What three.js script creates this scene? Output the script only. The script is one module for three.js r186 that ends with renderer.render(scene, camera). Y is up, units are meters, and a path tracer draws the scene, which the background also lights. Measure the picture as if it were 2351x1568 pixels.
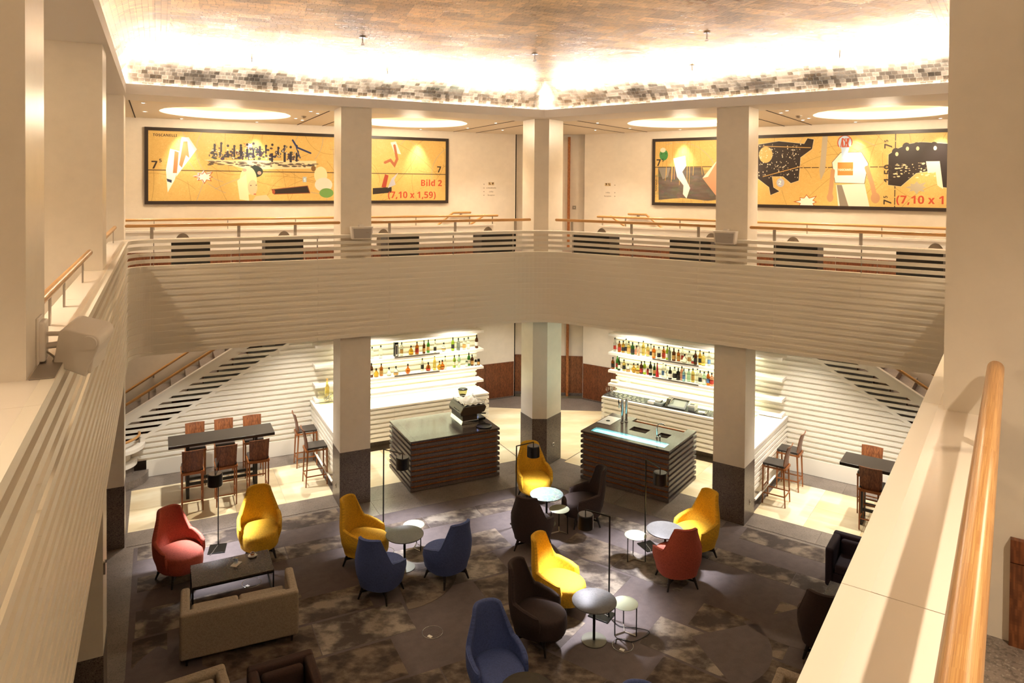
import * as THREE from 'three';
import { RoundedBoxGeometry } from 'three/addons/geometries/RoundedBoxGeometry.js';
import { mergeGeometries } from 'three/addons/utils/BufferGeometryUtils.js';
import { RectAreaLightUniformsLib } from 'three/addons/lights/RectAreaLightUniformsLib.js';
RectAreaLightUniformsLib.init();

// ---------------------------------------------------------------- camera, exposure, sky
const W = 2351, Hh = 1568, FPX = 1621.93;
const scene = new THREE.Scene();
scene.background = new THREE.Color(0x000000);
const camera = new THREE.PerspectiveCamera(2 * Math.atan(Hh / 2 / FPX) * 180 / Math.PI, W / Hh, 0.05, 100);
camera.position.set(0, 5.9, 0);
camera.rotation.set(-0.01482, 0, 0.00733, 'XYZ');
camera.setViewOffset(W, Hh, 0, Hh / 2 - 453.04, W, Hh);
const renderer = new THREE.WebGLRenderer({ antialias: true });
renderer.toneMapping = THREE.LinearToneMapping;
renderer.toneMappingExposure = 2.1;
renderer.shadowMap.enabled = true;

// light levels of the lamps the place has
const LUM = { cove: 36, oval: 4.8, wash: 6.5, front: 8, down: 7, bay: 12, barDown: 9, shelf: 5.5, lamp: 10, trough: 7, gallery: 15 };
const WARM = new THREE.Color(1, 0.83, 0.62), NEUTRAL = new THREE.Color(1, 0.93, 0.82), COOL = new THREE.Color(0.80, 0.84, 1), LIME = new THREE.Color(0.95, 1, 0.66), ICE = new THREE.Color(0.55, 0.95, 1);

// ---------------------------------------------------------------- frames of the two wings
// s runs along a wing, d away from the gallery corner (both in metres), y is up
const A1 = 1.10682785, A2 = -0.95060396;
const frame = (rot) => {
  const c = Math.cos(rot), n = Math.sin(rot);
  return { rot, p: (s, y, d) => new THREE.Vector3(s * c - d * n, y, -s * n - d * c), xz: (s, d) => [s * c - d * n, -s * n - d * c] };
};
const L = frame(Math.PI / 2 - A1), R = frame(-(Math.PI / 2 + A2));
const wings = [
  { k: 'L', f: L, S: (s) => s, D: (d) => d, sg: 1 },
  { k: 'R', f: R, S: (s) => -0.83 - s, D: (d) => d - 0.53, sg: -1 },
];

// ---------------------------------------------------------------- helpers
let seed = 7;
const rnd = () => { seed = (seed * 1664525 + 1013904223) >>> 0; return seed / 4294967296; };
const rr = (a, b) => a + (b - a) * rnd();
const taken = new Map();
const numbered = (n) => { const k = taken.get(n) ?? 0; taken.set(n, k + 1); return k ? n + '_' + String(k).padStart(3, '0') : n; };
const V = (x, y, z) => new THREE.Vector3(x, y, z);
function tag(o, label, category, group, kind) {
  o.userData.label = label; o.userData.category = category;
  if (group) o.userData.group = group;
  if (kind) o.userData.kind = kind;
  return o;
}
function thing(name, label, category, pos, rot = 0, group, kind) {
  const o = new THREE.Group(); o.name = numbered(name); scene.add(o);
  o.position.copy(pos); o.rotation.y = rot;
  return tag(o, label, category, group, kind);
}
function part(name, geo, mat, parent, pos, rot) {
  const m = new THREE.Mesh(geo, mat); m.name = name; m.castShadow = m.receiveShadow = true;
  if (pos) m.position.set(...pos);
  if (rot) m.rotation.set(...rot);
  parent.add(m); return m;
}
// a thing that is one mesh
function solo(name, geo, mat, label, category, pos, rot = 0, group, kind) {
  const m = new THREE.Mesh(geo, mat); m.name = numbered(name); m.castShadow = m.receiveShadow = true;
  m.position.copy(pos); m.rotation.y = rot; scene.add(m);
  return tag(m, label, category, group, kind);
}
const boxes = new Map();
function box(w, h, d) { // uv in metres
  const key = [w, h, d].map((x) => x.toFixed(4)).join();
  if (boxes.has(key)) return boxes.get(key);
  const g = new THREE.BoxGeometry(w, h, d), uv = g.attributes.uv, dim = [[d, h], [d, h], [w, d], [w, d], [w, h], [w, h]];
  for (let i = 0; i < 24; i++) { const [a, b] = dim[i >> 2]; uv.setXY(i, uv.getX(i) * a, uv.getY(i) * b); }
  boxes.set(key, g); return g;
}
const rbs = new Map();
function rbox(w, h, d, r = 0.01, seg = 2) {
  const key = [w, h, d, r, seg].join();
  if (!rbs.has(key)) {
    const g = new RoundedBoxGeometry(w, h, d, seg, r), p = g.attributes.position, n = g.attributes.normal, uv = g.attributes.uv;
    for (let i = 0; i < p.count; i++) {
      const ax = Math.abs(n.getX(i)), ay = Math.abs(n.getY(i)), az = Math.abs(n.getZ(i));
      if (ay >= ax && ay >= az) uv.setXY(i, p.getX(i), p.getZ(i)); else if (ax > az) uv.setXY(i, p.getZ(i), p.getY(i)); else uv.setXY(i, p.getX(i), p.getY(i));
    }
    rbs.set(key, g);
  }
  return rbs.get(key);
}
const cyls = new Map();
function cyl(r0, r1, h, n = 20) { const k = [r0, r1, h, n].join(); if (!cyls.has(k)) cyls.set(k, new THREE.CylinderGeometry(r0, r1, h, n)); return cyls.get(k); }
const lathe = (pts, n = 20) => new THREE.LatheGeometry(pts.map(([x, y]) => new THREE.Vector2(x, y)), n);
// a round or square bar between two points
function bar(a, b, r, n = 8, r1 = r) {
  const A = V(...a), B = V(...b), d = B.clone().sub(A), g = new THREE.CylinderGeometry(r1, r, d.length(), n, 1);
  g.applyQuaternion(new THREE.Quaternion().setFromUnitVectors(V(0, 1, 0), d.clone().normalize()));
  const c = A.add(B).multiplyScalar(0.5); g.translate(c.x, c.y, c.z); return g;
}
function sbar(a, b, w, h = w) {
  const A = V(...a), B = V(...b), d = B.clone().sub(A), g = new THREE.BoxGeometry(w, d.length(), h);
  const q = new THREE.Quaternion().setFromUnitVectors(V(0, 1, 0), d.clone().normalize());
  g.applyQuaternion(q); const c = A.add(B).multiplyScalar(0.5); g.translate(c.x, c.y, c.z); return g;
}
const tube = (pts, r, seg = 24, n = 10, tension = 0.1) => new THREE.TubeGeometry(new THREE.CatmullRomCurve3(pts.map((p) => V(...p)), false, 'catmullrom', tension), seg, r, n);
function railGeo(pts, r, n = 12) { // straight runs with rounded elbows and ends
  const gs = [];
  for (let i = 0; i < pts.length - 1; i++) { const g = bar(pts[i], pts[i + 1], r, n); gs.push(g); }
  for (const p of pts) { const g = new THREE.SphereGeometry(r, n, 8); g.translate(...p); gs.push(g); }
  return mergeGeometries(gs.map((g) => g.toNonIndexed()));
}
const merge = (gs) => mergeGeometries(gs.map((g) => { const q = g.index ? g.toNonIndexed() : g; for (const k of Object.keys(q.attributes)) if (!['position', 'normal', 'uv'].includes(k)) q.deleteAttribute(k); return q; }));
// prism over a polygon given in world x,z
function prism(poly, y0, y1, holes = []) {
  const sh = new THREE.Shape(poly.map(([x, z]) => new THREE.Vector2(x, -z)));
  for (const h of holes) sh.holes.push(new THREE.Path(h.map(([x, z]) => new THREE.Vector2(x, -z))));
  const g = new THREE.ExtrudeGeometry(sh, { depth: y1 - y0, bevelEnabled: false, curveSegments: 24 });
  g.rotateX(-Math.PI / 2); g.translate(0, y0, 0); return g;
}
const fpoly = (f, pts) => pts.map(([s, d]) => f.xz(s, d));
// a box in wing coordinates, as a child of `parent` whose origin is the world origin
function wbox(name, f, s0, s1, y0, y1, d0, d1, mat, parent) {
  const p = f.p((s0 + s1) / 2, (y0 + y1) / 2, (d0 + d1) / 2);
  const m = part(name, box(Math.abs(s1 - s0), y1 - y0, Math.abs(d1 - d0)), mat, parent, [p.x, p.y, p.z]);
  m.rotation.y = f.rot; return m;
}
const O = V(0, 0, 0);
const structure = (name, label, category) => thing(name, label, category, O, 0, undefined, 'structure');

// ---------------------------------------------------------------- textures
function noise2(n, cells, s0) { // tiling value noise, n x n, 0..1
  let s = s0 >>> 0; const r = () => { s = (s * 1664525 + 1013904223) >>> 0; return s / 4294967296; };
  const g = Float32Array.from({ length: cells * cells }, r), out = new Float32Array(n * n);
  for (let y = 0; y < n; y++) for (let x = 0; x < n; x++) {
    const fx = x / n * cells, fy = y / n * cells, ix = Math.floor(fx), iy = Math.floor(fy), a = fx - ix, b = fy - iy, u = a * a * (3 - 2 * a), v = b * b * (3 - 2 * b);
    const at = (i, j) => g[((j % cells) * cells) + (i % cells)];
    out[y * n + x] = (at(ix, iy) * (1 - u) + at(ix + 1, iy) * u) * (1 - v) + (at(ix, iy + 1) * (1 - u) + at(ix + 1, iy + 1) * u) * v;
  }
  return out;
}
function fbm(n, cells, oct, s0) {
  const out = new Float32Array(n * n); let amp = 0.5, tot = 0;
  for (let o = 0; o < oct && cells < n; o++, cells *= 2, amp *= 0.55) { const a = noise2(n, cells, s0 + o * 77); for (let i = 0; i < out.length; i++) out[i] += a[i] * amp; tot += amp; }
  for (let i = 0; i < out.length; i++) out[i] /= tot;
  return out;
}
function dataTex(n, fn, metres, srgb = true) { // fn(i, x, y) -> [r,g,b] 0..255
  const d = new Uint8Array(n * n * 4);
  for (let i = 0; i < n * n; i++) { const c = fn(i, i % n, (i / n) | 0); d[i * 4] = c[0]; d[i * 4 + 1] = c[1]; d[i * 4 + 2] = c[2]; d[i * 4 + 3] = 255; }
  const t = new THREE.DataTexture(d, n, n); t.wrapS = t.wrapT = THREE.RepeatWrapping; t.magFilter = THREE.LinearFilter; t.minFilter = THREE.LinearMipmapLinearFilter; t.generateMipmaps = true;
  t.repeat.set(1 / metres, 1 / metres); if (srgb) t.colorSpace = THREE.SRGBColorSpace; t.needsUpdate = true; return t;
}
const lerp3 = (a, b, t) => [a[0] + (b[0] - a[0]) * t, a[1] + (b[1] - a[1]) * t, a[2] + (b[2] - a[2]) * t];
const clamp = (x, a = 0, b = 1) => Math.min(b, Math.max(a, x));
const sm = (a, b, x) => { const t = clamp((x - a) / (b - a)); return t * t * (3 - 2 * t); };
function speckle(n, base, light, dark, s0, metres, amount = 0.5) {
  const a = noise2(n, Math.round(n / 3), s0), b = noise2(n, Math.round(n / 6), s0 + 5), c = fbm(n, 4, 4, s0 + 9);
  return dataTex(n, (i) => { let k = lerp3(base, dark, sm(0.55, 0.85, b[i]) * amount); k = lerp3(k, light, sm(0.72, 0.9, a[i]) * amount * 1.2); const m = 0.9 + 0.2 * c[i]; return k.map((x) => clamp(x * m, 0, 255)); }, metres);
}
const TX = {};
TX.granite = speckle(512, [104, 92, 85], [150, 138, 126], [62, 52, 48], 11, 0.9, 0.75);
TX.graniteLight = speckle(512, [122, 110, 101], [158, 148, 138], [86, 77, 70], 31, 0.9, 0.6);
TX.bar = speckle(512, [92, 82, 80], [136, 124, 118], [56, 48, 48], 51, 0.8, 0.7);
{ const a = fbm(512, 3, 6, 71), b = fbm(512, 8, 3, 72);
  TX.cream = dataTex(512, (i, x, y) => lerp3([228, 208, 168], [248, 236, 206], clamp(0.5 + (a[((y * 3) % 512) * 512 + x] - 0.5) * 2.2 + (b[i] - 0.5) * 0.5)), 2.4); }
{ const a = noise2(512, 256, 81), b = fbm(512, 6, 4, 82);
  TX.carpet = dataTex(512, (i) => { const k = 0.86 + 0.2 * a[i] + 0.14 * (b[i] - 0.5); return [104 * k, 92 * k, 90 * k]; }, 0.5); }
{ const a = fbm(512, 5, 6, 91), b = fbm(512, 9, 5, 92), c = noise2(512, 256, 93);
  TX.hide = dataTex(512, (i, x, y) => { const w = (a[i] - 0.5) * 3.2 + (b[((y * 2) % 512) * 512 + x] - 0.5) * 1.4; const t = clamp(0.5 + w); const k = lerp3([78, 68, 63], [152, 140, 126], t); const m = 0.92 + 0.16 * c[i]; return k.map((v) => clamp(v * m, 0, 255)); }, 1.3); }
function woodTex(s0, light, dark, metres, stretch = 14) {
  const n = 512, a = noise2(n, 64, s0), b = fbm(n, 16, 4, s0 + 3), c = noise2(n, 128, s0 + 8);
  return dataTex(n, (i, x, y) => { const yy = Math.floor(y / stretch), t = 0.5 * a[((yy * 3) % n) * n + x] + 0.35 * b[(yy % n) * n + x] + 0.15 * c[yy * n + x]; return lerp3(dark, light, clamp((t - 0.25) * 1.9)); }, metres);
}
TX.teak = woodTex(101, [186, 118, 62], [126, 70, 30], 0.5);
TX.teakDark = woodTex(111, [148, 92, 54], [92, 50, 26], 0.45);
TX.beech = woodTex(121, [214, 168, 108], [176, 124, 70], 0.4);
TX.bark = woodTex(131, [192, 122, 62], [126, 70, 30], 0.3);
{ const a = fbm(256, 8, 5, 141);
  TX.plaster = dataTex(256, (i) => { const k = 0.975 + 0.05 * (a[i] - 0.5); return [255 * k, 255 * k, 255 * k]; }, 1.1);
  const n = noise2(512, 256, 151), w = noise2(512, 64, 152);
  TX.weave = dataTex(512, (i, x, y) => { const k = 110 + 80 * n[i] + 40 * (w[i] - 0.5) + (((x >> 1) + (y >> 1)) & 1 ? 18 : 0); return [k, k, k]; }, 0.16, false);
  TX.napped = dataTex(512, (i, x, y) => { const k = 0.86 + 0.1 * n[i] + 0.22 * (w[i] - 0.3); return [255 * clamp(k), 255 * clamp(k), 255 * clamp(k)]; }, 0.5); }
{ // gold leaf: small overlapping leaves with darker joints, in larger sheets of varying tone
  const n = 1024, a = fbm(n, 6, 5, 161), b = noise2(n, 256, 162), sheet = noise2(n, 16, 163);
  let s = 5; const r = () => { s = (s * 1664525 + 1013904223) >>> 0; return s / 4294967296; };
  const tone = Float32Array.from({ length: 64 * 64 }, r), big = Float32Array.from({ length: 16 * 16 }, r), off = Float32Array.from({ length: 64 }, r);
  const col = new Uint8Array(n * n * 3), rough = new Uint8Array(n * n);
  for (let y = 0; y < n; y++) for (let x = 0; x < n; x++) {
    const i = y * n + x, row = (y / 22) | 0, xx = (x + off[row % 64] * 30) % n, cx = (xx / 28) | 0, fx = xx / 28 - cx, fy = y / 22 - row;
    const edge = Math.min(fx, 1 - fx) * 28 < 1.6 || Math.min(fy, 1 - fy) * 22 < 1.5 ? 1 : 0;
    const bx = ((x / 128) | 0) + (((y / 64) | 0) % 2) * 4, t = tone[(row % 64) * 64 + cx % 64], bg = big[(((y / 64) | 0) % 16) * 16 + bx % 16];
    let k = 0.88 + 0.16 * (t - 0.5) + 0.24 * (bg - 0.5) + 0.3 * (a[i] - 0.5) - edge * (0.05 + 0.16 * b[i] * sm(0.35, 0.7, sheet[i]));
    col[i * 3] = clamp(236 * k, 0, 255); col[i * 3 + 1] = clamp(208 * k, 0, 255); col[i * 3 + 2] = clamp(166 * k, 0, 255); rough[i] = clamp(70 + 60 * (a[i]) + 30 * edge + 34 * (t - 0.5), 0, 255);
  }
  TX.gold = dataTex(n, (i) => [col[i * 3], col[i * 3 + 1], col[i * 3 + 2]], 3.2);
  TX.goldRough = dataTex(n, (i) => [rough[i], rough[i], rough[i]], 3.2, false);
}
function canvasTex(w, h, draw) {
  const c = document.createElement('canvas'); c.width = w; c.height = h; const x = c.getContext('2d'); draw(x, w, h);
  const t = new THREE.CanvasTexture(c); t.colorSpace = THREE.SRGBColorSpace; t.magFilter = THREE.LinearFilter; return t;
}
TX.marbleDark = canvasTex(512, 512, (x) => {
  x.fillStyle = '#5b6661'; x.fillRect(0, 0, 512, 512);
  let s = 17; const r = () => { s = (s * 1664525 + 1013904223) >>> 0; return s / 4294967296; };
  for (let i = 0; i < 900; i++) { x.fillStyle = `rgba(${60 + r() * 70},${70 + r() * 70},${68 + r() * 66},0.12)`; x.beginPath(); x.ellipse(r() * 512, r() * 512, 6 + r() * 40, 4 + r() * 22, r() * 3, 0, 7); x.fill(); }
  for (let i = 0; i < 26; i++) { x.strokeStyle = `rgba(225,228,218,${0.25 + r() * 0.55})`; x.lineWidth = 0.6 + r() * 2.6; x.beginPath(); let px = r() * 512, py = r() * 512, a = r() * 6.3; x.moveTo(px, py); for (let k = 0; k < 14; k++) { a += (r() - 0.5) * 1.2; px += Math.cos(a) * 20; py += Math.sin(a) * 20; x.lineTo(px, py); } x.stroke(); }
});
TX.steelTop = speckle(256, [150, 146, 142], [182, 178, 174], [118, 112, 110], 171, 0.5, 0.4);

// ---------------------------------------------------------------- materials
const M = {};
const std = (o) => new THREE.MeshStandardMaterial(o), phy = (o) => new THREE.MeshPhysicalMaterial(o);
const hex = (h) => new THREE.Color(h);
M.wall = std({ color: hex('#f1e6d6'), map: TX.plaster, roughness: 0.55 });
M.pier = std({ color: hex('#efe4d3'), map: TX.plaster, roughness: 0.32 });
M.white = std({ color: hex('#f3ece1'), roughness: 0.4 });
M.slat = std({ color: hex('#ece3d3'), roughness: 0.38 });
M.slatWall = std({ color: hex('#f6f0e4'), roughness: 0.4 });
M.cap = std({ color: hex('#f1e7da'), roughness: 0.16 });
M.ceil = std({ color: hex('#f2e6d2'), roughness: 0.6 });
M.beam = std({ color: hex('#efe9e2'), roughness: 0.5 });
M.gap = std({ color: hex('#2a2119'), roughness: 0.9 });
M.gold = std({ map: TX.gold, roughnessMap: TX.goldRough, roughness: 0.85, metalness: 1 });
M.granite = std({ map: TX.granite, roughness: 0.3 });
M.graniteFloor = std({ map: TX.graniteLight, roughness: 0.34 });
M.stairStone = std({ color: hex('#6a4531'), roughness: 0.4 });
M.cream = [0, 1, 2].map((k) => std({ map: TX.cream, color: [hex('#ffffff'), hex('#f6efe2'), hex('#fffaf0')][k], roughness: 0.3 }));
M.carpet = std({ map: TX.carpet, roughness: 0.95 });
M.hide = [0, 1, 2].map((k) => std({ map: TX.hide, color: [hex('#ffffff'), hex('#e6ded6'), hex('#d2c8c0')][k], roughness: 0.9 }));
M.teak = std({ map: TX.teak, roughness: 0.42 });
M.teakPanel = [0, 1].map((k) => std({ map: TX.teakDark, color: [hex('#ffffff'), hex('#efe0d2')][k], roughness: 0.4 }));
M.beech = std({ map: TX.beech, roughness: 0.28 });
M.steel = std({ color: hex('#a39a90'), roughness: 0.35, metalness: 0.8 });
M.chrome = std({ color: hex('#d9dcdf'), roughness: 0.12, metalness: 1 });
M.black = std({ color: hex('#15120f'), roughness: 0.35 });
M.blackMetal = std({ color: hex('#17140f'), roughness: 0.3, metalness: 0.4 });
M.barTop = std({ map: TX.bar, color: hex('#d9d2cc'), roughness: 0.2 });
M.barStone = std({ map: TX.bar, roughness: 0.4 });
M.barWood = std({ map: TX.bark, roughness: 0.55 });
M.tableTop = std({ color: hex('#2e2822'), roughness: 0.3 });
M.coffeeTop = std({ map: TX.bar, color: hex('#cbc3bb'), roughness: 0.25 });
M.leather = std({ color: hex('#37312d'), roughness: 0.35 });
M.darkWood = std({ color: hex('#1d1511'), roughness: 0.4 });
const velvet = (c, sheen, n = 0.35) => phy({ color: hex(c), map: TX.napped, bumpMap: TX.weave, bumpScale: 0.0012, roughness: 0.85, sheen: n, sheenColor: hex(sheen), sheenRoughness: 0.4 });
M.yellow = velvet('#d9a520', '#f7dc7a', 0.3); M.yellowPipe = velvet('#c6951c', '#f2d77a');
M.coral = velvet('#b4533f', '#e88f78', 0.4); M.coralPipe = velvet('#a5483a', '#e08a74');
M.blue = velvet('#4b5a90', '#a9b6e8', 0.45); M.bluePipe = velvet('#5a6aa2', '#b8c4f0');
M.brown = velvet('#33231f', '#6a4f5a', 0.3); M.brownPipe = velvet('#3c2a28', '#7a5f68');
M.taupe = velvet('#a49481', '#d8ccba', 0.25); M.plum = velvet('#2e2130', '#6a5570', 0.3); M.chocolate = velvet('#3f2820', '#7a5a50', 0.25);
M.emCove = std({ color: 0x000000, emissive: COOL, emissiveIntensity: 6 });
M.emOval = std({ color: 0x000000, emissive: new THREE.Color(1, 0.80, 0.34), emissiveIntensity: 6 });
M.emDown = std({ color: 0x000000, emissive: NEUTRAL, emissiveIntensity: 6 });
M.emShelf = std({ color: 0x000000, emissive: LIME, emissiveIntensity: 5 });
M.emIce = std({ color: 0x000000, emissive: ICE, emissiveIntensity: 2.2 });
M.emLamp = std({ color: 0x000000, emissive: new THREE.Color(0.9, 0.93, 1), emissiveIntensity: 8 });
M.ovalDish = std({ color: hex('#f4ddb8'), roughness: 0.7 });
M.glass = phy({ color: 0xffffff, transmission: 1, roughness: 0.03, thickness: 0, ior: 1.45 });
M.grey = std({ color: hex('#a59888'), roughness: 0.6 });
M.speaker = std({ color: hex('#e6ddd2'), roughness: 0.5 });
M.grille = std({ color: hex('#b3aaa2'), roughness: 0.7, metalness: 0.2 });

// lamps: a spot light a hand's breadth below its fitting
function spot(p, target, intensity, color, angle, penumbra = 0.6, radius = 2) {
  const l = new THREE.SpotLight(color, intensity, 0, angle, penumbra, 2);
  l.position.copy(p); l.target.position.copy(target); l.castShadow = true; l.shadow.radius = radius; l.name = 'lamp_light';
  scene.add(l, l.target); return l;
}
function area(p, towards, w, h, intensity, color, up = V(0, 1, 0)) {
  const l = new THREE.RectAreaLight(color, intensity, w, h); l.position.copy(p); l.up.copy(up); l.lookAt(towards); l.name = 'strip_light'; scene.add(l);
  return l;
}

// ---------------------------------------------------------------- the outline of the void and things swept along it
const sub2 = (a, b) => [a[0] - b[0], a[1] - b[1]], add2 = (a, b, k = 1) => [a[0] + b[0] * k, a[1] + b[1] * k];
const nrm2 = (a) => { const l = Math.hypot(a[0], a[1]); return [a[0] / l, a[1] / l]; };
function meet(f1, k1, v1, f2, k2, v2) { // intersection of a line s=v or d=v of one wing with one of the other
  const dir = (f) => ({ s: f.xz(1, 0), d: f.xz(0, 1) }), a = dir(f1)[k1], b = dir(f2)[k2], det = a[0] * b[1] - a[1] * b[0];
  return [(v1 * b[1] - v2 * a[1]) / det, (a[0] * v2 - b[0] * v1) / det];
}
const cornerA = (o) => meet(L, 's', -0.42 - o, R, 's', -0.31 + o);
const cornerB = (o) => L.xz(-0.42 - o, 12.7 + o);
const cornerC = (o) => meet(L, 'd', 12.7 + o, R, 'd', 12.2 + o);
const cornerD = (o) => R.xz(-0.31 + o, 12.2 + o);
const voidPoly = (o) => [cornerA(o), cornerB(o), cornerC(o), cornerD(o)];
const right = (u) => [-u[1], u[0]];
const base = voidPoly(0);
const arcs = [null, 0.35, 1.1, 0.35].map((r, i) => {
  if (!r) return null;
  const p = base[i], u = nrm2(sub2(p, base[i - 1])), v = nrm2(sub2(base[(i + 1) % 4], p));
  const turn = Math.acos(u[0] * v[0] + u[1] * v[1]), T = r * Math.tan(turn / 2), c = add2(add2(p, u, -T), right(u), r);
  const n0 = [-right(u)[0], -right(u)[1]], n1 = [-right(v)[0], -right(v)[1]];
  return { c, r, T, pt: (t, o) => { const a0 = Math.atan2(n0[1], n0[0]); let a1 = Math.atan2(n1[1], n1[0]); if (a1 - a0 > Math.PI) a1 -= 2 * Math.PI; if (a0 - a1 > Math.PI) a1 += 2 * Math.PI; const a = a0 + (a1 - a0) * t; return [c[0] + Math.cos(a) * (r + o), c[1] + Math.sin(a) * (r + o)]; } };
});
function arcPrism(i, o0, o1, y0, y1, n = 14) {
  const pts = []; for (let k = 0; k <= n; k++) pts.push(arcs[i].pt(k / n, o0)); for (let k = n; k >= 0; k--) pts.push(arcs[i].pt(k / n, o1));
  return prism(pts, y0, y1);
}
// a straight run between void corner i and i+1 (o: distance behind the face), from a to b metres along it
function run(i) {
  const p = base[i], q = base[(i + 1) % 4], u = nrm2(sub2(q, p)), len = Math.hypot(...sub2(q, p)), n = right(u);
  return { len, rot: Math.atan2(-u[1], u[0]), at: (t, o, y) => { const w = add2(add2(p, u, t), n, -o); return [w[0], y, w[1]]; } };
}
const runs = [0, 1, 2, 3].map(run);
function runBox(name, i, t0, t1, o0, o1, y0, y1, mat, parent) {
  const r = runs[i], m = part(name, box(t1 - t0, y1 - y0, o1 - o0), mat, parent, r.at((t0 + t1) / 2, (o0 + o1) / 2, (y0 + y1) / 2)); m.rotation.y = r.rot; return m;
}

// ---------------------------------------------------------------- balcony parapets: 18 slats, the upper four free
const PITCH = 0.1062, SLAT_H = 0.056, CAP_Y = 5.01, SOLID_Y = 4.585, LOW_Y = 3.15;
function parapet(name, label, i, from, to, seg, arcAfter) {
  const st = structure(name, label, 'parapet'), n = Math.max(1, Math.round((to - from) / seg)), w = (to - from) / n;
  for (let k = 0; k < 18; k++) {
    const y1 = CAP_Y - k * PITCH, y0 = y1 - SLAT_H;
    for (let j = 0; j < n; j++) runBox('slat', i, from + j * w + 0.001, from + (j + 1) * w - 0.001, 0, k ? 0.045 : 0.06, y0, y1, M.slat, st);
    if (arcAfter) { const m = part('slat', arcPrism(arcAfter, 0, k ? 0.045 : 0.06, y0, y1), M.slat, st); }
  }
  for (let j = 0; j < n; j++) {
    runBox('back_panel', i, from + j * w, from + (j + 1) * w, 0.016, 0.12, LOW_Y, SOLID_Y - 0.002, M.slat, st);
    runBox('cap', i, from + j * w + 0.0015, from + (j + 1) * w - 0.0015, 0.06, 0.27, CAP_Y - 0.04, CAP_Y, M.cap, st);
  }
  if (arcAfter) { part('back_panel', arcPrism(arcAfter, 0.016, 0.12, LOW_Y, SOLID_Y - 0.002), M.slat, st); part('cap', arcPrism(arcAfter, 0.06, 0.27, CAP_Y - 0.04, CAP_Y), M.cap, st); }
  // uprights that carry the free slats
  for (let j = 0; j <= n; j++) runBox('upright', i, from + j * w - 0.006, from + j * w + 0.006, 0.05, 0.09, SOLID_Y - 0.01, CAP_Y - 0.041, M.steel, st);
  return st;
}
const r0 = runs[0], r1 = runs[1], r2 = runs[2], r3 = runs[3];
parapet('wall_parapet_left', 'cream slatted parapet with gloss cap below the white wall loudspeaker', 0, 0.25, r0.len - arcs[1].T, 2.7, 1);
parapet('wall_parapet_centre', 'cream slatted balcony parapet above the coffee machine bar', 1, arcs[1].T, r1.len - arcs[2].T, 1.33, 2);
parapet('wall_parapet_far', 'cream slatted balcony parapet above the beer tap bar', 2, arcs[2].T, r2.len - arcs[3].T, 1.33, 3);
parapet('wall_parapet_right', 'cream parapet with wide gloss cap under the thick beech handrail', 3, arcs[3].T, r3.len - 0.35, 1.6, 0);

// ---------------------------------------------------------------- shell
const chamL = L.xz(8.96, 17.7), chamR = R.xz(-9.79, 17.17);
const shell = (() => { const v = voidPoly(5.0); return [v[0], v[1], chamL, chamR, v[3]]; })();
const ovals = [];
for (const w of wings) for (const s of [1.27, 5.3]) ovals.push({ w, s: w.S(s), d: w.D(15.77), f: w.f });
const nearOvals = [[L, -2.9, 4], [L, -2.9, 8.5], [R, 2.2, 4], [R, 2.2, 8.5]];
for (const [f, s, d] of nearOvals) ovals.push({ f, s, d });
const ring = (c, r, n = 48) => Array.from({ length: n }, (_, k) => [c[0] + r * Math.cos(k / n * 2 * Math.PI), c[1] + r * Math.sin(k / n * 2 * Math.PI)]);

{ const f = structure('floor', 'dark granite floor of the lounge with pale stone bays', 'floor');
  part('slab', prism(shell, -0.12, -0.006), M.graniteFloor, f);
  const tiles = (fr, s0, s1, d0, d1, ns, nd, mat) => {
    const a = (s1 - s0) / ns, b = (d1 - d0) / nd;
    for (let i = 0; i < ns; i++) for (let j = 0; j < nd; j++) wbox('tile', fr, s0 + i * a + 0.0015, s0 + (i + 1) * a - 0.0015, -0.006, 0, d0 + j * b + 0.0015, d0 + (j + 1) * b - 0.0015, Array.isArray(mat) ? mat[(i * 2 + j * 3) % 3] : mat, f);
  };
  for (const w of wings) {
    const T = (s0, s1, d0, d1, ns, nd, mat) => { const a = w.S(s0), b = w.S(s1); tiles(w.f, Math.min(a, b), Math.max(a, b), w.D(d0), w.D(d1), ns, nd, mat); };
    T(-0.47, 2.99, 13.5, 15.33, 4, 2, M.cream);               // bay with the stools
    T(-0.47, 2.99, 15.33, 15.9, 3, 1, M.graniteFloor);
    T(-0.47, 2.95, 12.97, 13.5, 3, 1, M.graniteFloor);
    T(3.55, 7.0, 13.5, 15.33, 4, 2, M.cream);                  // behind the island bar
    T(3.55, 7.0, 15.33, 15.9, 3, 1, M.graniteFloor);
    T(3.55, 6.9, 12.3, 13.5, 4, 2, M.graniteFloor);
  }
  // pale stone around the corner column
  const c = [meet(L, 's', 7.02, L, 'd', 13.62), meet(L, 'd', 13.62, R, 'd', 13.09), meet(R, 's', -7.85, R, 'd', 13.09), R.xz(-7.85, 17.1), chamR, chamL, L.xz(7.02, 17.65)];
  part('tile', prism([L.xz(7.02, 13.62), meet(L, 'd', 13.62, R, 'd', 13.09), meet(L, 's', 9.2, R, 's', -10.05), L.xz(7.02, 17.65)], -0.006, 0), M.cream[0], f);
  part('tile', prism([meet(L, 'd', 13.62, R, 'd', 13.09), R.xz(-7.85, 13.09), R.xz(-7.85, 17.1), meet(L, 's', 9.2, R, 's', -10.05)], -0.006, 0), M.cream[2], f);
}
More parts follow.
